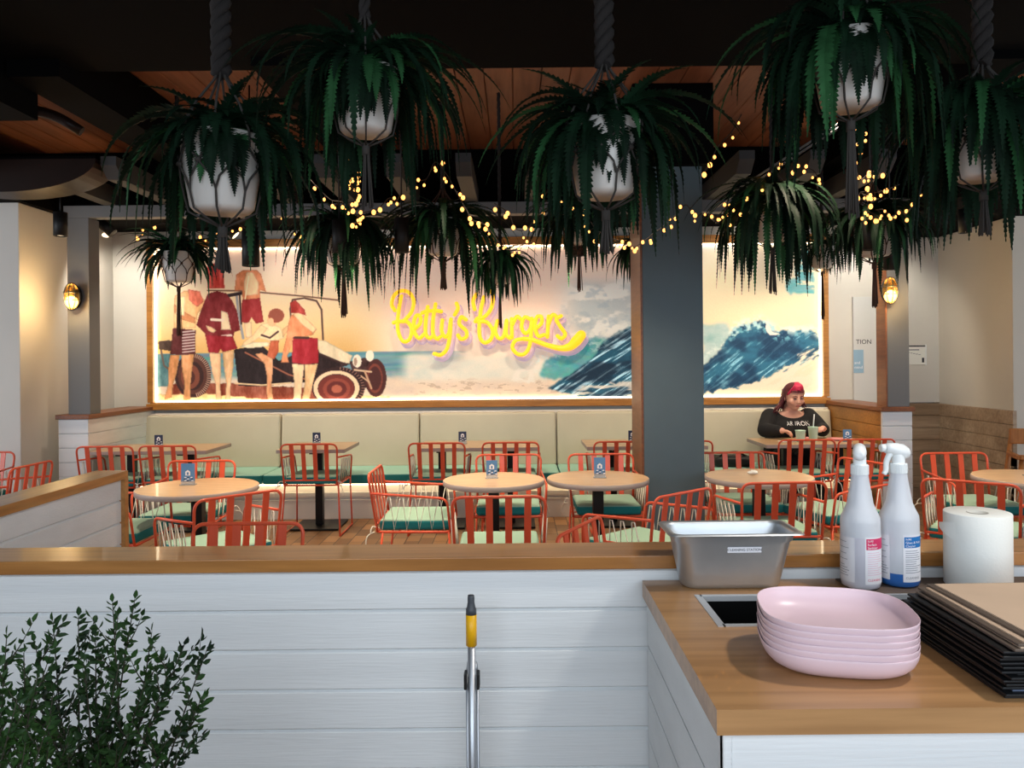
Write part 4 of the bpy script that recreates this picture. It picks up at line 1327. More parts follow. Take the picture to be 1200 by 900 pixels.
def wall_lamp(px, py, Y, label):
    p = at(px, py, Y)
    t = thing('wall_lamp', label, 'lamp', (p.x, Y, p.z), 0, 'amber bulkhead wall lamps')
    t.scale = (1.18, 1.1, 1.12)
    r = 0.06
    prof = [(-0.115, -0.0), (0.115, 0)]
    MB().lathe([(0.0, 0.0), (0.056, 0.0), (0.056, 0.014), (0.0, 0.016)], 24, sx=1, sy=1).build('backplate', 'soft_black', t)
    pl = t.children[0]
    pl.rotation_euler = (PI / 2, 0, 0); pl.scale = (1, 1.7, 1)
    mb = MB().sphere((0, -0.05, 0.0), (0.058, 0.042, 0.105), 20, 14)
    mb.build('glass', 'amber_glass', t)
    mb = MB().sphere((0, -0.05, -0.042), (0.038, 0.030, 0.045), 14, 10)
    mb.build('bulb', 'lamp_glow', t)
    mb = MB()
    for k in range(4):
        a = PI * k / 4
        pts = [(0.062 * math.sin(2 * PI * i / 20) * math.cos(a), -0.05 - 0.046 * abs(math.sin(2 * PI * i / 20)) * math.sin(a), 0.11 * math.cos(2 * PI * i / 20)) for i in range(21)]
        mb.tube(pts, 0.0035, 5)
    for z in (-0.03, 0.03):
        mb.tube([(0.062 * math.cos(2 * PI * i / 20), -0.05 + 0.046 * math.sin(2 * PI * i / 20), z) for i in range(20)], 0.0035, 5, closed=True)
    mb.build('wire_guard', 'charcoal_metal', t)
    L = bpy.data.lights.new('lamp_light', 'POINT')
    L.energy = 12; L.color = (1.0, 0.66, 0.30); L.shadow_soft_size = 0.05
    o = bpy.data.objects.new('lamp_light', L); COL.objects.link(o); o.location = (p.x, Y - 0.16, p.z - 0.05)


wall_lamp(88, 348, 7.0, 'glowing amber wall lamp on the grey post at the left')
wall_lamp(1040, 341, 7.0, 'glowing amber wall lamp on the grey post at the right')

# ------------------------------------------------------------------ service counter
ZC = 0.989
CX0, CX1, CY0, CY1 = 0.316, 2.30, 1.225, 1.945
HX0, HX1, HY0, HY1 = 0.430, 1.08, 1.613, 1.808
t = thing('service_counter', 'oak topped service counter with white boarded sides in front of the partition', 'counter', (0, 0, 0))
mb = MB()
zt, zb = ZC, ZC - 0.041
mb.box((CX0, CY0, zb), (CX1, HY0, zt))
mb.box((CX0, HY1, zb), (CX1, CY1, zt))
mb.box((CX0, HY0, zb), (HX0, HY1, zt))
mb.box((HX1, HY0, zb), (CX1, HY1, zt))
mb.build('counter_top', 'counter_timber', t)
mb = boards(MB(), 'Y', CY0 + 0.014, CY1, CX0 + 0.012, 0.0, zb - 0.001, 0.118, CX0 + 0.05, -1, slot=True)
mb.box((CX0 + 0.034, CY0 + 0.02, 0), (CX0 + 0.05, CY1, zb - 0.001))
mb.build('side_panel', 'white_paint_board', t)
mb = MB().box((CX0 + 0.012, CY0 + 0.010, 0), (CX0 + 0.026, CY0 + 0.03, zb - 0.001), bev=0.002).box((CX0 + 0.0265, CY0 + 0.013, 0), (CX1, CY0 + 0.035, zb - 0.001), bev=0.002)
mb.build('front_panel', 'white_paint_board', t)
mb = MB()
for lo, hi in (((HX0 - 0.012, HY0 - 0.010, zt - 0.01), (HX0 + 0.004, HY1 + 0.010, zt + 0.0018)), ((HX1 - 0.004, HY0 - 0.010, zt - 0.01), (HX1 + 0.012, HY1 + 0.010, zt + 0.0018)),
               ((HX0, HY0 - 0.010, zt - 0.01), (HX1, HY0 + 0.004, zt + 0.0018)), ((HX0, HY1 - 0.004, zt - 0.01), (HX1, HY1 + 0.010, zt + 0.0018))):
    mb.box(lo, hi)
tag(mb.build('chute_frame', 'steel_bright', t), 'brushed steel frame round the dark opening')
mb = MB()
for lo, hi in (((HX0, HY0, 0.45), (HX0 + 0.003, HY1, zt - 0.004)), ((HX1 - 0.003, HY0, 0.45), (HX1, HY1, zt - 0.004)), ((HX0, HY0, 0.45), (HX1, HY0 + 0.003, zt - 0.004)),
               ((HX0, HY1 - 0.003, 0.45), (HX1, HY1, zt - 0.004)), ((HX0, HY0, 0.44), (HX1, HY1, 0.45))):
    mb.box(lo, hi)
tag(mb.build('chute_well', 'tray_black', t), 'black well of the opening')
tag(MB().box((0.80, 1.812, ZC + 0.0001), (1.28, 1.935, ZC + 0.004), bev=0.0015).build('counter_shade', 'board_brown'), 'dark brown sheet standing in for shade under the spray bottles and paper roll', 'mat')  # shade at the back of the counter, laid in as a dark sheet


def rrect(hx, hy, r, n=6):
    out = []
    for cx, cy, a0 in ((hx - r, hy - r, 0), (-hx + r, hy - r, PI / 2), (-hx + r, -hy + r, PI), (hx - r, -hy + r, 1.5 * PI)):
        for i in range(n + 1):
            a = a0 + PI / 2 * i / n
            out.append((cx + r * math.cos(a), cy + r * math.sin(a)))
    return out


def loft(mb, loops, mi=0, smooth=True, cap0=True, cap1=True):
    n = len(loops[0])
    vs = [p for l in loops for p in l]
    fs = []
    for i in range(len(loops) - 1):
        for j in range(n):
            j2 = (j + 1) % n
            fs.append((i * n + j, i * n + j2, (i + 1) * n + j2, (i + 1) * n + j))
    o = len(mb.v)
    mb.add(vs, fs, mi, smooth)
    if cap0: mb.f.append(tuple(o + j for j in reversed(range(n)))); mb.m.append(mi); mb.sm.append(False)
    if cap1: mb.f.append(tuple(o + (len(loops) - 1) * n + j for j in range(n))); mb.m.append(mi); mb.sm.append(False)
    return mb


# steel pan
t = thing('steel_pan', 'deep stainless steel pan standing against the partition on the counter', 'pan', (0.524, 1.903, ZC + 0.0005), D(0.4))
H = 0.142
lp = [(0.112, 0.034, 0.03, 0.0), (0.119, 0.040, 0.034, 0.004), (0.1225, 0.043, 0.036, 0.012), (0.140, 0.0625, 0.034, H - 0.028), (0.1445, 0.0665, 0.030, H - 0.022), (0.1465, 0.0685, 0.028, H - 0.006),
      (0.150, 0.072, 0.026, H - 0.001), (0.160, 0.081, 0.020, H), (0.1635, 0.0835, 0.018, H - 0.004), (0.1635, 0.0835, 0.018, H - 0.007), (0.1605, 0.081, 0.018, H - 0.004), (0.1505, 0.072, 0.026, H - 0.003)]
inn = [(0.147, 0.069, 0.026, H - 0.002), (0.1455, 0.0672, 0.028, H - 0.007), (0.1432, 0.0652, 0.030, H - 0.022), (0.1385, 0.061, 0.034, H - 0.03), (0.121, 0.0415, 0.036, 0.014), (0.117, 0.038, 0.034, 0.006), (0.110, 0.032, 0.03, 0.003)]
L3 = lambda q: [(x, y, q[3]) for x, y in rrect(q[0], q[1], q[2])]
mb = loft(MB(), [L3(q) for q in lp[:9]], cap1=False)
loft(mb, [L3(q) for q in [lp[7]] + inn], cap0=False)
mb.build('pan_body', 'steel', t)
sl = (0.0625 - 0.043) / (H - 0.04)
yz = lambda z: -(0.043 + (z - 0.012) * sl) - 0.0008
za, zb_ = 0.093, 0.107
mb = MB().add([(-0.02, yz(za), za), (0.062, yz(za), za), (0.062, yz(zb_), zb_), (-0.02, yz(zb_), zb_)], [(0, 1, 2, 3)])
vs, fs = text_polys('CLEANING STATION', 0.0088)
mb.add([(v.x + 0.021, yz(0.1 + v.y) - 0.0006, 0.1 + v.y) for v in vs], fs, 1)
tag(mb.build('label', ['label_white', 'ink'], t, fix=False), 'white strip label reading CLEANING STATION')


# spray bottles
def bottle(x, y, label, blue, rz):
    t = thing('spray_bottle', label, 'spray bottle', (x, y, ZC + 0.0045), 0, 'spray bottles on the counter')
    r = 0.0455
    lv = 0.034 if blue else 0.125
    low = [(0.0, 0.004), (r * 0.75, 0.0), (r * 0.95, 0.004), (r, 0.014), (r, lv)]
    up = [(r, lv), (r, 0.158), (r * 0.97, 0.170), (r * 0.78, 0.188), (r * 0.66, 0.202), (0.0245, 0.235), (0.0195, 0.268), (0.0195, 0.274)]
    MB().lathe(up, 32).build('bottle', 'bottle_plastic', t)
    MB().lathe(low, 32).build('liquid_level', 'bottle_blue' if blue else 'bottle_haze', t)
    mb = MB()
    n = 28
    for k in range(n):
        a = 2 * PI * k / n
        mb.box((-0.0016, -0.0206, 0.272), (0.0016, -0.0190, 0.294), rot=a, org=(0, 0, 0.283))
    mb.lathe([(0.0185, 0.271), (0.0196, 0.272), (0.0196, 0.294), (0.0186, 0.296), (0.0, 0.296)], 24)
    mb.build('collar', 'white_plastic', t)
    h = thing('spray_head', None, None, (0, 0, 0), rz)
    bpy.data.objects.remove(h)
    mb = MB()
    # body of the head, pointing along -x
    def sect(cx, hy, z0, z1):
        zc_, hz = (z0 + z1) / 2, (z1 - z0) / 2
        return [(cx, hy * math.cos(2 * PI * i / 14), zc_ + hz * math.sin(2 * PI * i / 14)) for i in range(14)]
    mb.lathe([(0.0150, 0.294), (0.0150, 0.312), (0.014, 0.318)], 16)
    loft(mb, [sect(0.027, 0.006, 0.316, 0.326), sect(0.024, 0.012, 0.308, 0.333), sect(0.012, 0.0155, 0.304, 0.342), sect(-0.004, 0.0155, 0.308, 0.345), sect(-0.02, 0.0145, 0.318, 0.345), sect(-0.032, 0.0125, 0.320, 0.343)])
    mb.build('spray_head', 'white_plastic', t)
    hd = t.children[-1] if False else [o for o in bpy.data.objects if o.parent == t and o.name.startswith('spray_head')][0]
    hd.rotation_euler = (0, 0, rz)
    nz = MB().tube([(-0.032, 0, 0.3325), (-0.044, 0, 0.3325)], [0.0105, 0.0095], 8).build('nozzle', 'white_plastic', t)
    tr = MB().tube(catmull([(-0.016, 0, 0.322), (-0.024, 0, 0.312), (-0.030, 0, 0.296), (-0.031, 0, 0.278), (-0.036, 0, 0.268)], 4), [0.0075 - 0.0001 * i for i in range(17)], 10).build('trigger', 'white_plastic', t)
    nz.rotation_euler = (0, 0, rz); tr.rotation_euler = (0, 0, rz)
    # labels bent round the bottle
    def patch(a0, a1, z0, z1, mi, mb, off=0.0006):
        n = 10
        R_ = r + off
        vs = []
        for i in range(n + 1):
            a = a0 + (a1 - a0) * i / n
            vs += [(R_ * math.sin(a), -R_ * math.cos(a), z0), (R_ * math.sin(a), -R_ * math.cos(a), z1)]
        mb.add(vs, [(2 * i, 2 * i + 2, 2 * i + 3, 2 * i + 1) for i in range(n)], mi, True)

    def bent(body, size, ac, zc, mi, mb, off=0.0014):
        vs, fs = text_polys(body, size, 'LEFT')
        R_ = r + off
        mb.add([(R_ * math.sin(ac + v.x / r), -R_ * math.cos(ac + v.x / r), zc + v.y) for v in vs], fs, mi)
    c0, c1 = (-0.20, 1.15) if not blue else (-0.28, 1.1)
    top = 0.128
    mb = MB()
    patch(c0, c1, 0.016, top, 0, mb)
    patch(c0 + 0.06, c1, top - 0.030, top - 0.004, 2, mb, 0.0009)
    bent('SURE' if not blue else 'SURE', 0.0062, c0 + 0.12, top - 0.0095, 1, mb)
    bent('Surface' if not blue else 'Glass & Multi', 0.0078, c0 + 0.12, top - 0.0175, 1, mb)
    bent('Sanitiser' if not blue else 'Cleaner', 0.0078, c0 + 0.12, top - 0.0255, 1, mb)
    rr_ = random.Random(3)
    z = top - 0.038
    while z > 0.036:
        patch(c0 + 0.12, c0 + 0.12 + rr_.uniform(0.6, 1.1), z, z + 0.0014, 3, mb, 0.0009)
        z -= 0.0052
    bent('CLEANING', 0.0075, c0 + 0.12, 0.026, 2 if not blue else 3, mb)
    mb.build('front_label', ['label_white', 'ink_white', 'label_blue' if blue else 'label_pink', 'ink_grey' if blue else 'label_pale_pink'], t, fix=False)
    mb = MB()
    patch(-1.9, -0.70 if not blue else -0.92, 0.018, 0.125, 0, mb)
    z = 0.112
    while z > 0.03:
        patch(-1.75, -1.15 + rr_.uniform(-0.2, 0.2), z, z + 0.0012, 1, mb, 0.0009)
        z -= 0.006 if z < 0.07 else 0.014
    mb.build('back_label', ['label_white', 'ink_grey'], t, fix=False)


bottle(0.834, 1.866, 'spray bottle of clear cleaner with a pink label, left of the pair', False, D(-114))
bottle(0.936, 1.882, 'spray bottle with blue liquid in its base and a blue label, right of the pair', True, 0.0)

# paper towel roll
t = thing('paper_towel_roll', 'thick white paper towel roll standing on the counter', 'paper roll', (1.118, 1.865, ZC + 0.0045))
r = 0.0735
MB().lathe([(r * 0.32, 0.176), (r * 0.98, 0.178), (r, 0.176), (r, 0.002), (r * 0.98, 0.0), (r * 0.3, 0.0)], 56).build('paper', 'paper', t)
MB().lathe([(r * 0.32, 0.177), (r * 0.29, 0.177), (r * 0.29, 0.0), (r * 0.32, 0.0)], 32).build('core', 'paper_core', t)
mb = MB()
vs = []
for i in range(7):
    a = PI + 0.40 - 0.13 * i
    rr_ = r + 0.0006 + 0.0014 * i
    vs += [(rr_ * math.cos(a), rr_ * math.sin(a), 0.112 + 0.004 * i), (rr_ * math.cos(a), rr_ * math.sin(a), 0.160 - 0.002 * i)]
mb.add(vs, [(2 * i, 2 * i + 2, 2 * i + 3, 2 * i + 1) for i in range(6)], 0, True)
mb.build('loose_end', 'paper', t, fix=False)

# pink bowls
def sq(hx, hy, e, n=56):
    out = []
    for i in range(n):
        a = 2 * PI * i / n
        c, s_ = math.cos(a), math.sin(a)
        out.append((hx * math.copysign(abs(c) ** (2 / e), c), hy * math.copysign(abs(s_) ** (2 / e), s_)))
    return out


ORD = ['lowest', 'second from the bottom', 'third from the bottom', 'third from the top', 'second from the top', 'topmost']
bowl_mesh = None
for k in range(6):
    t = thing('pink_bowl', 'pink rounded-square bowl, %s of the stack of six' % ORD[k], 'bowl', (0.587 + 0.0006 * (k % 2), 1.425, ZC + 0.0005 + k * 0.0112), D(-11 + 0.5 * (k % 3)), 'stack of pink bowls')
    if bowl_mesh is None:
        prof = [(0.0, 0.0), (0.60, 0.0), (0.72, 0.0012), (0.80, 0.0045), (0.885, 0.0115), (0.95, 0.021), (0.985, 0.031), (0.997, 0.038), (1.0, 0.042)]
        inn = [(0.996, 0.0430), (0.989, 0.0420), (0.983, 0.038), (0.971, 0.031), (0.936, 0.0215), (0.872, 0.0125), (0.79, 0.0060), (0.71, 0.0030), (0.58, 0.0022)]
        hx, hy = 0.135, 0.122
        loops = [[(x, y, z) for x, y in sq(hx * s_, hy * s_, 3.0)] for s_, z in prof[1:] + inn]
        bo = loft(MB(), loops).build('bowl_wall', 'pink_plastic', t)
        mb = MB()
        bowl_mesh = bo.data
    else:
        o = bpy.data.objects.new('bowl_wall', bowl_mesh); COL.objects.link(o); o.parent = t

# stack of menu boards
rng = random.Random(12)
NB = 15
pos = ['lowest', 'second from the bottom', 'third from the bottom', 'fourth from the bottom', 'fifth from the bottom', 'sixth from the bottom', 'seventh from the bottom', 'middle one',
       'seventh from the top', 'sixth from the top', 'fifth from the top', 'fourth from the top', 'third from the top', 'second from the top', 'topmost']
for k in range(NB):
    th = 0.0066
    x0 = 0.795 + rng.uniform(-0.006, 0.006) + (0.016 if k in (13, 14) else 0)
    if k == 14: x0 = 0.838
    if k == 12: x0 = 0.806
    y0 = 1.252 + rng.uniform(-0.007, 0.007)
    t = thing('menu_board', 'dark menu board, %s of the stack on the counter' % pos[k], 'menu board', (x0, y0, ZC + 0.0005 + k * th), D(rng.uniform(-0.8, 0.8) + (1.0 if k == 14 else 0)), 'stack of menu boards')
    MB().box((0, 0, 0.0), (0.46, 0.315, th * 0.62), bev=0.001).build('cover', 'board_black' if k < 12 else 'board_brown', t)
    MB().box((0.012 if k >= 12 else 0.018, 0.012 if k < 12 else 0.004, th * 0.62), (0.45, 0.305, th * 0.98)).build('menu_sheet', 'paper_brown' if k >= 12 else ('board_blue' if k % 3 == 1 else 'board_black'), t)
    mb = MB()
    for x in (0.09, 0.24, 0.38):
        mb.tube([(x, 0.0, th * 0.5), (x + 0.035, 0.0, th * 0.5)], th * 0.36, 8)
    mb.build('binding', 'charcoal_metal', t)

# long-handled dustpan set leaning on the partition
t = thing('dustpan_set', 'broom with yellow-sleeved aluminium handle clipped to a lobby dustpan, leaning on the partition', 'broom', (-0.113, 1.86, 0.0))
zt = at(550, 697, 1.86).z
MB().tube([(0, 0, 0.12), (0, 0, zt - 0.12)], 0.0098, 16).build('pole', 'aluminium', t)
MB().tube([(0, 0, zt - 0.122), (0, 0, zt - 0.047)], 0.0132, 18).build('grip_sleeve', 'yellow_plastic', t)
MB().lathe([(0.0, zt), (0.0075, zt - 0.001), (0.0085, zt - 0.006), (0.0085, zt - 0.018), (0.0105, zt - 0.030), (0.0128, zt - 0.034), (0.0128, zt - 0.047), (0.0, zt - 0.047)], 18).build('grip_end', 'grey_plastic', t)
for sx in (-1, 1):
    MB().box((sx * 0.0155 - 0.0035, -0.008, zt - 0.228), (sx * 0.0155 + 0.0035, 0.022, zt - 0.190), bev=0.002).build('clip', 'soft_black', t)
    MB().tube([(sx * 0.0125, 0.022, 0.06), (sx * 0.0125, 0.022, zt - 0.20)], 0.004, 8).build('dustpan_handle', 'aluminium', t)
MB().tube([(-0.0125, 0.022, zt - 0.20), (-0.009, 0.022, zt - 0.172), (0.009, 0.022, zt - 0.172), (0.0125, 0.022, zt - 0.20)], 0.004, 8).build('handle_bow', 'aluminium', t)
MB().box((-0.14, -0.10, 0.0), (0.14, 0.06, 0.05), bev=0.012).build('dustpan', 'grey_plastic', t)
MB().box((-0.12, -0.03, 0.05), (0.12, 0.0, 0.13), bev=0.01).build('bristle_head', 'yellow_plastic', t)


# ------------------------------------------------------------------ shrubs at the lower left
def shrub(label, base, tips, seed, leaf, n_side, Y):
    rng = random.Random(seed)
    t = thing('potted_shrub', label, 'plant', (base.x, base.y, 0), 0, 'shrubs before the partition')
    MB().lathe([(0.0, 0.0), (0.13, 0.0), (0.16, 0.40), (0.165, 0.42), (0.15, 0.42), (0.145, 0.38), (0.0, 0.38)], 24).build('planter', 'charcoal_metal', t)
    st, lf = MB(), MB()
    o = Vector((base.x, base.y, 0))

    def leaf_at(p, d, L):
        d = d.normalized()
        s_ = d.cross(Vector((rng.uniform(-1, 1), rng.uniform(-1, 1), rng.uniform(-1, 1))))
        if s_.length < 1e-4: return
        s_.normalize()
        w = L * rng.uniform(0.2, 0.29)
        n_ = d.cross(s_) * L * 0.12
        lf.add([p, p + d * L * 0.35 + s_ * w + n_, p + d * L * 0.7 + s_ * w * 0.75 + n_, p + d * L, p + d * L * 0.7 - s_ * w * 0.75 + n_, p + d * L * 0.35 - s_ * w + n_, p + d * L * 0.5],
               [(0, 6, 1), (1, 6, 2), (2, 6, 3), (3, 6, 4), (4, 6, 5), (5, 6, 0)], 0, False)

    def sprig(path, r0, dens):
        st.tube(path, [r0 * (1 - 0.75 * i / (len(path) - 1)) for i in range(len(path))], 5)
        Ltot = sum((path[i + 1] - path[i]).length for i in range(len(path) - 1))
        n = int(Ltot / dens)
        for k in range(n):
            f = (k + 0.5) / n * (len(path) - 1)
            i = int(f)
            p = path[i].lerp(path[i + 1], f - i)
            tan = (path[i + 1] - path[i]).normalized()
            for q in range(2):
                out = Vector((rng.uniform(-1, 1), rng.uniform(-1, 1), rng.uniform(-1, 1)))
                out = (out - tan * out.dot(tan))
                if out.length < 0.05: continue
                leaf_at(p, tan * rng.uniform(0.5, 1.0) + out.normalized(), leaf * rng.uniform(0.7, 1.2))
        leaf_at(path[-1], path[-1] - path[-2], leaf)
    for (px, py, dy) in tips:
        tip = at(px, py, Y + dy) - o
        root = Vector((rng.uniform(-0.05, 0.05), rng.uniform(-0.05, 0.05), 0.40))
        midp = root.lerp(tip, 0.5) + Vector((-(tip.x - root.x) * 0.12, rng.uniform(-0.03, 0.03), 0.03))
        path = catmull([root, root.lerp(midp, 0.5) + Vector((0, 0, 0.02)), midp, midp.lerp(tip, 0.55) + Vector((0, 0, 0.01)), tip], 6)
        sprig(path[len(path) // 4:], 0.003, leaf * 0.75)
        for k in range(n_side):
            f = rng.uniform(0.32, 0.93)
            i = int(f * (len(path) - 1))
            p = path[i]
            tan = (path[min(i + 1, len(path) - 1)] - path[i - 1]).normalized()
            az = rng.uniform(0, 2 * PI)
            d = (tan * 0.8 + Vector((math.cos(az), math.sin(az) * 0.8, 0.25))).normalized()
            L = rng.uniform(0.05, 0.12) * (1.2 - f * 0.7)
            sub = [p, p + d * L * 0.5 + Vector((0, 0, 0.004)), p + d * L + Vector((0, 0, 0.018))]
            sprig(catmull(sub, 3), 0.0016, leaf * 0.7)
    st.build('stems', 'stem_green', t)
    lf.build('foliage', 'shrub_leaf', t, fix=False)


b = at(118, 980, 1.42)
shrub('fine-leaved dark green shrub before the white partition, right of the pair', b,
      [(158, 702, 0.02), (132, 706, -0.02), (92, 722, 0.0), (112, 742, 0.06), (62, 728, 0.05), (40, 752, 0.0), (178, 740, 0.05), (216, 756, 0.0), (243, 760, 0.03), (196, 792, -0.05), (236, 818, 0.0), (232, 858, -0.04),
       (170, 800, -0.08), (140, 775, -0.1), (100, 790, -0.1), (60, 800, -0.08), (30, 790, -0.04), (205, 850, -0.08), (80, 850, -0.12), (150, 860, -0.12), (120, 830, 0.08), (50, 860, 0.05)], 21, 0.0185, 7, 1.42)
b = at(-20, 1000, 1.18)
shrub('fine-leaved shrub at the picture edge, left of the pair and nearest the camera', b,
      [(8, 745, 0.0), (-25, 740, 0.04), (28, 765, 0.02), (44, 792, 0.0), (-10, 800, -0.04), (20, 820, -0.05), (62, 812, 0.0), (56, 850, -0.02), (-30, 840, -0.04), (30, 870, -0.05), (80, 870, 0.02), (0, 860, 0.05)], 22, 0.0165, 7, 1.18)

# ------------------------------------------------------------------ woman at the right end of the banquette
def evaluated(mb, voxel, smooth_it):
    me = bpy.data.meshes.new('form'); me.from_pydata(mb.v, [], mb.f)
    bm = bmesh.new(); bm.from_mesh(me); bmesh.ops.recalc_face_normals(bm, faces=bm.faces[:]); bm.to_mesh(me); bm.free()
    o = bpy.data.objects.new('form', me); COL.objects.link(o)
    rm = o.modifiers.new('r', 'REMESH'); rm.mode = 'VOXEL'; rm.voxel_size = voxel
    s_ = o.modifiers.new('s', 'SMOOTH'); s_.factor = 0.5; s_.iterations = smooth_it
    dg = bpy.context.evaluated_depsgraph_get(); dg.update()
    out = bpy.data.meshes.new_from_object(o.evaluated_get(dg))
    bpy.data.objects.remove(o); bpy.data.meshes.remove(me)
    return out


def limb(mb, pts, rs, n=14):
    """a tapering limb of overlapping rounded lengths"""
    P = [Vector(p) for p in pts]
    C, Rr = [], []
    for i in range(len(P) - 1):
        for k in range(8):
            C.append(P[i].lerp(P[i + 1], k / 8)); Rr.append(rs[i] + (rs[i + 1] - rs[i]) * k / 8)
    C.append(P[-1]); Rr.append(rs[-1])
    mb.tube(C, Rr, n)
    for p, r_ in zip(P, rs):
        mb.sphere(p, r_, n, 10)


W0 = Vector((2.815, 7.80, 0.0))
pt = lambda x, y, z: Vector((x, y, z))


def torso(mb, e=0.0):
    secs = [(0.50, 7.86, 0.20, 0.16), (0.60, 7.85, 0.215, 0.17), (0.72, 7.82, 0.21, 0.165), (0.84, 7.79, 0.205, 0.145), (0.92, 7.77, 0.20, 0.12), (0.975, 7.765, 0.17, 0.095), (1.01, 7.755, 0.10, 0.07)]
    loops = []
    for z, y, a, b_ in secs:
        loops.append([(W0.x + (a + e) * math.copysign(abs(math.cos(q)) ** 0.85, math.cos(q)), y + (b_ + e) * math.copysign(abs(math.sin(q)) ** 0.85, math.sin(q)), z) for q in [2 * PI * i / 28 for i in range(28)]])
    loft(mb, loops)
    for sx in (-1, 1):
        mb.sphere((W0.x + sx * 0.095, 7.67, 0.83), (0.09 + e, 0.075 + e, 0.085 + e), 14, 10)


SH = {-1: pt(2.625, 7.775, 0.945), 1: pt(3.005, 7.775, 0.945)}
EL = {-1: pt(2.52, 7.63, 0.832), 1: pt(3.09, 7.63, 0.832)}
WR = {-1: pt(2.595, 7.44, 0.845), 1: pt(3.045, 7.47, 0.85)}
HD = {-1: pt(2.655, 7.405, 0.84), 1: pt(3.01, 7.425, 0.865)}


def arms(mb, e=0.0, sleeve=False):
    for sx in (-1, 1):
        w = EL[sx].lerp(WR[sx], 0.93) if sleeve else WR[sx]
        limb(mb, [SH[sx], SH[sx].lerp(EL[sx], 0.5), EL[sx], EL[sx].lerp(WR[sx], 0.5), w], [0.082 + e, 0.074 + e, 0.06 + e, 0.048 + e, (0.036 if sleeve else 0.03) + e])


def legs(mb, e=0.0):
    for sx in (-1, 1):
        hip = pt(W0.x + sx * 0.10, 7.83, 0.555); kn = pt(W0.x + sx * 0.12, 7.36, 0.545); an = pt(W0.x + sx * 0.12, 7.36, 0.09)
        limb(mb, [hip, kn, an], [0.095 + e, 0.07 + e, 0.045 + e])


t = thing('person', 'woman with dark red and pink hair in a black sweater eating at the table', 'person', tuple(W0))
body = MB()
torso(body); arms(body); legs(body)
limb(body, [(W0.x, 7.76, 0.99), (W0.x + 0.006, 7.715, 1.09)], [0.068, 0.062])
for sx in (-1, 1):                                     # feet
    limb(body, [(W0.x + sx * 0.12, 7.38, 0.05), (W0.x + sx * 0.125, 7.22, 0.035)], [0.042, 0.034])
HM = Matrix.Translation((W0.x + 0.012, 7.665, 1.158)) @ Matrix.Rotation(D(8), 4, 'Z') @ Matrix.Rotation(D(14), 4, 'X')
hp = lambda x, y, z: HM @ Vector((x, y, z))
hd = MB()
hd.sphere((0, 0.012, 0.03), (0.088, 0.105, 0.105), 28, 20)
hd.sphere((0, -0.012, -0.035), (0.078, 0.085, 0.085), 24, 18)
hd.sphere((0, -0.045, -0.092), (0.040, 0.042, 0.032), 14, 10)
for sx in (-1, 1):
    hd.sphere((sx * 0.045, -0.055, -0.03), (0.036, 0.034, 0.034), 14, 10)
    hd.sphere((sx * 0.090, 0.012, -0.012), (0.012, 0.022, 0.030), 10, 8)
    hd.sphere((sx * 0.034, -0.080, 0.022), (0.026, 0.014, 0.010), 10, 8)
hd.tube([(0, -0.088, 0.018), (0, -0.104, -0.012), (0, -0.112, -0.030)], [0.010, 0.012, 0.015], 10)
hd.sphere((0, -0.110, -0.030), (0.017, 0.015, 0.013), 10, 8)
hd.sphere((0, -0.090, -0.062), (0.028, 0.012, 0.009), 12, 8)
hd.sphere((0, -0.086, -0.073), (0.024, 0.012, 0.008), 12, 8)
body.add([HM @ Vector(v) for v in hd.v], hd.f)
for sx in (-1, 1):                                     # hands with separate bent fingers
    w, h = WR[sx], HD[sx]
    f = (h - w).normalized()
    side = f.cross(Vector((0, 0, 1))).normalized() * (1 if sx < 0 else -1)
    up = side.cross(f).normalized()
    if up.z < 0: up = -up
    limb(body, [w, w + f * 0.03], [0.028, 0.030])
    for q in (-0.024, -0.008, 0.008, 0.024):
        limb(body, [w + f * 0.02 + side * q * 0.8, w + f * 0.075 + side * q], [0.015, 0.0125], 8)
    for q, L in ((-0.026, 0.8), (-0.009, 1.0), (0.009, 0.95), (0.026, 0.75)):
        k0 = w + f * 0.078 + side * q
        k1 = k0 + (f * 0.034 - up * 0.012) * L
        k2 = k1 + (f * 0.014 - up * 0.024) * L
        k3 = k2 + (-up * 0.018 - f * 0.002) * L
        limb(body, [k0, k1, k2, k3], [0.0105, 0.0095, 0.0088, 0.0075], 8)
    s0 = -1
    th0 = w + f * 0.03 - side * 0.026
    limb(body, [th0, th0 + f * 0.028 - side * 0.016 - up * 0.010, th0 + f * 0.052 - side * 0.006 - up * 0.024, th0 + f * 0.066 + side * 0.006 - up * 0.034], [0.013, 0.0115, 0.010, 0.008], 8)
me = evaluated(body, 0.0065, 3)
me.name = 'body'
me.materials.clear()
me.materials.append(MATS['skin']); me.materials.append(MATS['lip'])
HI = HM.inverted()
for p in me.polygons:
    p.use_smooth = True
    q = HI @ p.center
    p.material_index = 1 if (q.y < -0.086 and -0.076 < q.z < -0.058 and abs(q.x) < 0.021) else 0
o = bpy.data.objects.new('body', me); COL.objects.link(o); o.parent = t; o.matrix_parent_inverse = Matrix.Translation(-W0)
PERS = t


def pchild(o, parent=None):
    o.parent = parent or PERS
    o.matrix_parent_inverse = Matrix.Translation(-W0)
    return o


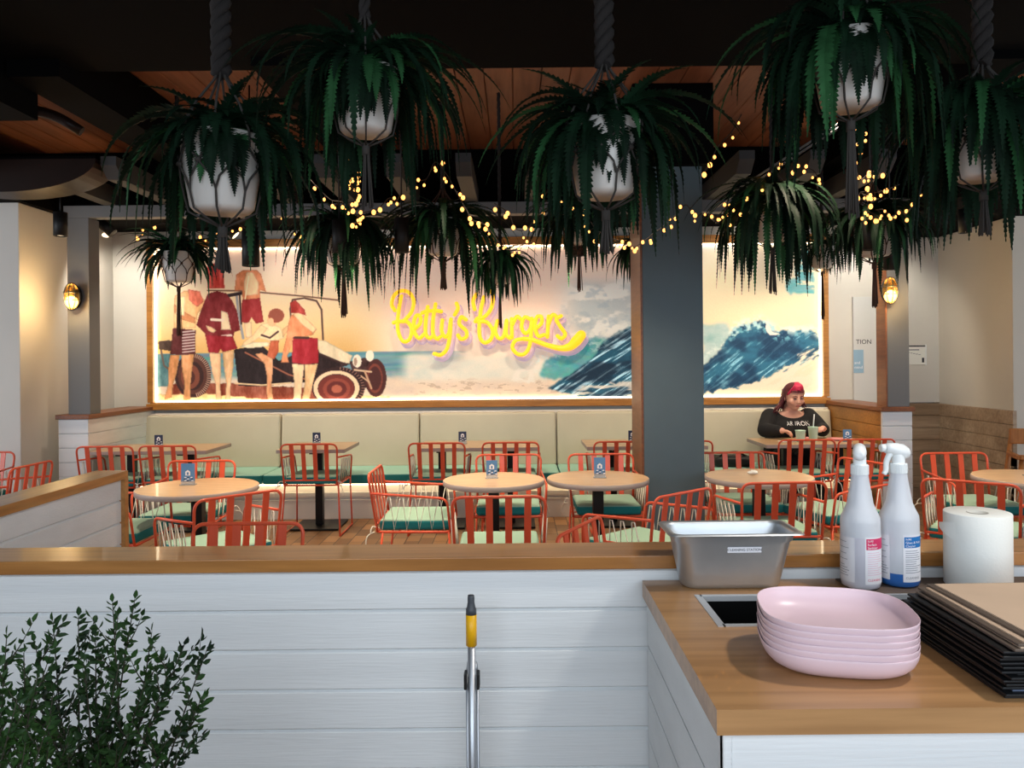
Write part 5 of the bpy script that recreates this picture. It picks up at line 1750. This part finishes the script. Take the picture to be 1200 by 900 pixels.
sw = MB(); torso(sw, 0.014); arms(sw, 0.013, True)
me = evaluated(sw, 0.009, 4); me.name = 'sweater'
me.materials.clear(); me.materials.append(MATS['sweater'])
bm = bmesh.new(); bm.from_mesh(me)
dl = [f for f in bm.faces if (lambda c: ((c.x - W0.x) / 0.135) ** 2 + ((c.z - 1.02) / 0.075) ** 2 < 1 and c.y < 7.78 or c.z > 0.995 and abs(c.x - W0.x) < 0.11 or c.z < 0.47)(f.calc_center_median())]
bmesh.ops.delete(bm, geom=dl, context='FACES')
for e in bm.edges:
    if e.is_boundary:
        for v in e.verts:
            dx, dz = (v.co.x - W0.x) / 0.135, (v.co.z - 1.02) / 0.075
            q = math.hypot(dx, dz)
            if v.co.z > 0.9 and dz < 0 and 0.6 < q < 1.4:
                v.co.x = W0.x + 0.135 * dx / q; v.co.z = 1.02 + 0.075 * dz / q
for f in bm.faces: f.smooth = True
bm.to_mesh(me); bm.free()
o = bpy.data.objects.new('sweater', me); COL.objects.link(o); pchild(o)
from mathutils.bvhtree import BVHTree
swo = o
bv = BVHTree.FromPolygons([v.co for v in me.vertices], [tuple(p.vertices) for p in me.polygons])
vs, fs = text_polys('AR IRON', 0.058)
out = []
for v in vs:
    x, z = W0.x + 0.03 + v.x * 1.0, 0.893 + v.y
    h = bv.ray_cast(Vector((x, 6.5, z)), Vector((0, 1, 0)))
    out.append((x, (h[0].y if h[0] else 7.62) - 0.004, z))
o = MB().add(out, fs).build('sweater_print', 'ink_white', None, fix=False)
o.parent = swo
o.matrix_parent_inverse = Matrix.Identity(4)
tr = MB(); legs(tr, 0.012); tr.sphere((W0.x, 7.83, 0.56), (0.215, 0.18, 0.10), 20, 12)
me = evaluated(tr, 0.012, 4); me.name = 'trousers'
me.materials.clear(); me.materials.append(MATS['trousers'])
for p in me.polygons: p.use_smooth = True
o = bpy.data.objects.new('trousers', me); COL.objects.link(o); pchild(o)
for sx in (-1, 1):
    pchild(MB().add([HM @ Vector(v) for v in MB().sphere((sx * 0.034, -0.088, 0.004), (0.017, 0.008, 0.0045), 10, 6).v], MB().sphere((0, 0, 0), 1, 10, 6).f).build('eyelash', 'ink'))
    eb = MB().tube([(sx * 0.016, -0.098, 0.026), (sx * 0.034, -0.094, 0.032), (sx * 0.054, -0.080, 0.026)], [0.004, 0.0042, 0.0025], 6)
    pchild(MB().add([HM @ Vector(v) for v in eb.v], eb.f).build('eyebrow', 'hair_red'))
# hair: a cap swept back from the forehead, long locks and a pink front
hr = MB()
n, m_ = 40, 26
vs, fs = [], []
for i in range(m_ + 1):
    th = PI * i / m_
    for j in range(n):
        a = 2 * PI * j / n
        vs.append((0.103 * math.sin(th) * math.cos(a), 0.016 + 0.122 * math.sin(th) * math.sin(a), 0.024 + 0.118 * math.cos(th)))
for i in range(m_):
    for j in range(n):
        j2 = (j + 1) % n
        c = [sum(vs[k][d] for k in (i * n + j, i * n + j2, (i + 1) * n + j, (i + 1) * n + j2)) / 4 for d in range(3)]
        face = c[1] < -0.015 and c[2] < 0.072 - 0.25 * max(0, abs(c[0]) - 0.05)
        if face or c[2] < -0.06: continue
        fs.append((i * n + j, (i + 1) * n + j, (i + 1) * n + j2, i * n + j2))
hr.add([HM @ Vector(v) for v in vs], fs, 0, True)
rng = random.Random(4)
for k in range(26):
    a = PI * (k / 25)                                  # round the back from ear to ear
    x, y = 0.094 * math.cos(a), 0.02 + 0.112 * math.sin(a)
    left = x < 0
    p0 = hp(x, y, 0.0)
    dz = 0.12 + (0.05 if left else 0.0) + rng.uniform(-0.02, 0.03)
    ox = -0.085 - 0.06 * rng.random() if left else 0.035 + 0.02 * rng.random()
    if abs(x) < 0.05: ox *= 0.4
    p1 = p0 + Vector((ox * 0.3, -0.004, -dz * 0.5))
    p2 = p0 + Vector((ox, -0.03 if abs(x) > 0.07 else 0.0, -dz))
    hr.tube(catmull([hp(x * 0.96, y * 0.96, 0.05), p0, p1, p2], 5), [0.017] * 6 + [0.016, 0.015, 0.014, 0.013, 0.012, 0.011, 0.009, 0.006, 0.004, 0.002][:10], 7)
pchild(hr.build('hair', 'hair_red', None, fix=False))
hf = MB()
for k in range(9):
    s_ = k / 8
    x0 = -0.070 + 0.130 * s_
    z0 = 0.098 - 0.03 * abs(s_ - 0.5)
    pts = [hp(0.01 + x0 * 0.2, 0.0, 0.143), hp(x0 * 0.6, -0.062, 0.126), hp(x0, -0.088 + 0.045 * abs(2 * s_ - 1), 0.088 - 0.02 * abs(2 * s_ - 1)), hp(x0 * 1.12, -0.040 + 0.02 * abs(2 * s_ - 1), 0.03)]
    if 2 <= k <= 6: pts = pts[:3]
    hf.tube(catmull(pts, 5), [0.0115] * (5 * (len(pts) - 1) + 1), 7)
tag(pchild(hf.build('hair_fringe', 'hair_pink', None, fix=False)), 'bright pink front of the hair')

PERS.location.x -= 0.05

# things on and around her table
ZT = 0.7605


def cup(px, py, Y, h, r0, r1, label, straw):
    p = at(px, py, Y)
    t = thing('paper_cup', label, 'cup', (p.x, Y, ZT), 0, 'mint paper cups')
    MB().lathe([(0.0, 0.0), (r0 * 0.96, 0.0), (r0, 0.003), (r1, h - 0.004), (r1 * 1.05, h - 0.002), (r1 * 1.05, h + 0.003), (r1 * 0.97, h + 0.003), (r1 * 0.93, h - 0.012), (0, h - 0.014)], 28).build('cup_body', 'cup_mint', t)
    if straw:
        MB().tube([(0.0, 0, h - 0.012), (0.012, 0.0, h + 0.12)], 0.006, 8).build('straw', 'white_plastic', t)


cup(938, 515, 7.16, 0.108, 0.036, 0.046, 'short mint paper cup in front of the woman in black', False)
cup(953, 514, 7.2, 0.135, 0.035, 0.046, 'taller mint paper cup with a white straw in front of the woman in black', True)
t = thing('napkin', 'folded white napkin on the left side of the table of the woman in black', 'napkin', (2.55, 7.22, ZT), D(8))
MB().box((-0.075, -0.045, 0.0), (0.075, 0.045, 0.005), bev=0.002).add([(-0.06, -0.03, 0.0052), (0.07, -0.04, 0.0055), (0.05, 0.03, 0.016), (-0.05, 0.035, 0.010)], [(0, 1, 2, 3)]).build('napkin_fold', 'paper', t)
t = thing('food_basket', 'pink basket with food between the woman in black and her cups', 'basket', (2.76, 7.33, ZT))
MB().lathe([(0.0, 0.0), (0.06, 0.0), (0.08, 0.022), (0.084, 0.024), (0.078, 0.022), (0.058, 0.004), (0, 0.004)], 24, sx=1.15).build('basket_wall', 'basket_pink', t)
mb = MB()
for k, (x, y, z, a, b_, c_) in enumerate(((-0.03, 0, 0.030, 0.036, 0.036, 0.014), (-0.03, 0, 0.046, 0.034, 0.034, 0.010), (-0.03, 0.0, 0.06, 0.034, 0.034, 0.018))):
    mb.sphere((x, y, z), (a, b_, c_), 14, 8)
mb.build('burger', 'burger', t)
tag(MB().lathe([(0.0, 0.0), (0.055, 0.0), (0.078, 0.02), (0.074, 0.021), (0.05, 0.004), (0, 0.004)], 24).build('small_dish', 'basket_pink', None, loc=(3.03, 7.28, ZT)), 'small pink dish at the right of the mint paper cups', 'dish')
t = thing('crumpled_napkin', 'crumpled white napkin on the round table right of the pillar', 'napkin', (1.60, 5.20, ZT))
rng = random.Random(2)
mb = MB().sphere((0, 0, 0.012), (0.034, 0.026, 0.0115), 14, 9)
mb.v = [(x * rng.uniform(0.75, 1.2), y * rng.uniform(0.75, 1.2), max(0.0, z * rng.uniform(0.7, 1.4))) for x, y, z in mb.v]
mb.build('napkin_paper', 'paper', t)
t = thing('shoulder_bag', 'black bag lying on the teal seat beside the woman in black', 'bag', (2.18, 7.78, 0.457))
mb = MB().box((-0.20, -0.12, 0.0), (0.20, 0.12, 0.12), bev=0.045, seg=4)
mb.v = [(x, y, z * (0.8 + 0.25 * math.cos(x * 7))) for x, y, z in mb.v]
mb.build('bag_body', 'soft_black', t)
MB().tube(catmull([(-0.17, -0.05, 0.07), (-0.10, -0.09, 0.135), (0.04, -0.08, 0.15), (0.16, -0.05, 0.08)], 6), 0.010, 8).build('strap', 'soft_black', t)

# ------------------------------------------------------------------ light and camera
def area(loc, target, sx, sy, energy, color):
    L = bpy.data.lights.new('window_light', 'AREA')
    L.shape = 'RECTANGLE'; L.size = sx; L.size_y = sy; L.energy = energy; L.color = color
    o = bpy.data.objects.new('window_light', L); COL.objects.link(o)
    o.location = loc
    o.rotation_euler = (Vector(target) - Vector(loc)).to_track_quat('-Z', 'Y').to_euler()
    return o


area((0.6, -0.95, 2.0), (0.2, 4.0, 1.0), 6.0, 1.8, 115, (0.80, 0.90, 1.0))      # daylight through the open shop front
area((-7.0, 3.5, 1.7), (-2.0, 5.5, 1.0), 3.0, 2.2, 110, (0.88, 0.93, 1.0))       # daylight from the left side
area((7.0, 4.5, 1.8), (4.4, 7.0, 1.2), 3.0, 2.2, 70, (0.85, 0.92, 1.0))         # daylight from the right side
spot((1.75, 1.35, 3.25), (0.5, 1.6, 0.95), 135, 1.6, (1.0, 0.93, 0.84), 0.10)     # ceiling spot over the counter
for x, y in ((-2.5, 4.5), (-1.4, 4.5), (-0.2, 4.5), (0.8, 4.5), (1.9, 4.5), (3.2, 4.5)):    # unseen spots added to brighten the tables
    spot((x, y, 3.15), (x, y + 0.25, 0.7), 120, 1.3, (1.0, 0.82, 0.60), 0.06)
for x in (-3.2, -1.9, -0.5, 0.5, 2.2, 3.0):                                 # unseen spots added to brighten the banquette and mural
    spot((x, 6.6, 2.86), (x, 7.95, 0.8), 72, 1.5, (1.0, 0.82, 0.60), 0.06)
w = bpy.data.worlds.new('World'); scene.world = w; w.use_nodes = True
w.node_tree.nodes['Background'].inputs[0].default_value = (0.62, 0.72, 0.85, 1)
w.node_tree.nodes['Background'].inputs[1].default_value = 0.12

cam = bpy.data.cameras.new('camera')
cam.sensor_fit = 'HORIZONTAL'; cam.sensor_width = 36; cam.lens = 36 * F / 1200
cam.shift_x = -(PX - 600) / 1200
cam.shift_y = -(450 - PY) / 1200
cam.clip_start = 0.05
co = bpy.data.objects.new('camera', cam); COL.objects.link(co)
co.matrix_world = Matrix.Translation((0, 0, CH)) @ Matrix.Rotation(PI / 2, 4, 'X') @ Matrix.Rotation(-ROLL, 4, 'Z')
scene.camera = co
vs_ = scene.view_settings
vs_.view_transform = 'Standard'; vs_.look = 'None'; vs_.exposure = 0.0; vs_.gamma = 1.0; vs_.use_curve_mapping = False
scene.cycles.use_denoising = True
scene.cycles.max_bounces = 6
scene.cycles.sample_clamp_indirect = 4.0
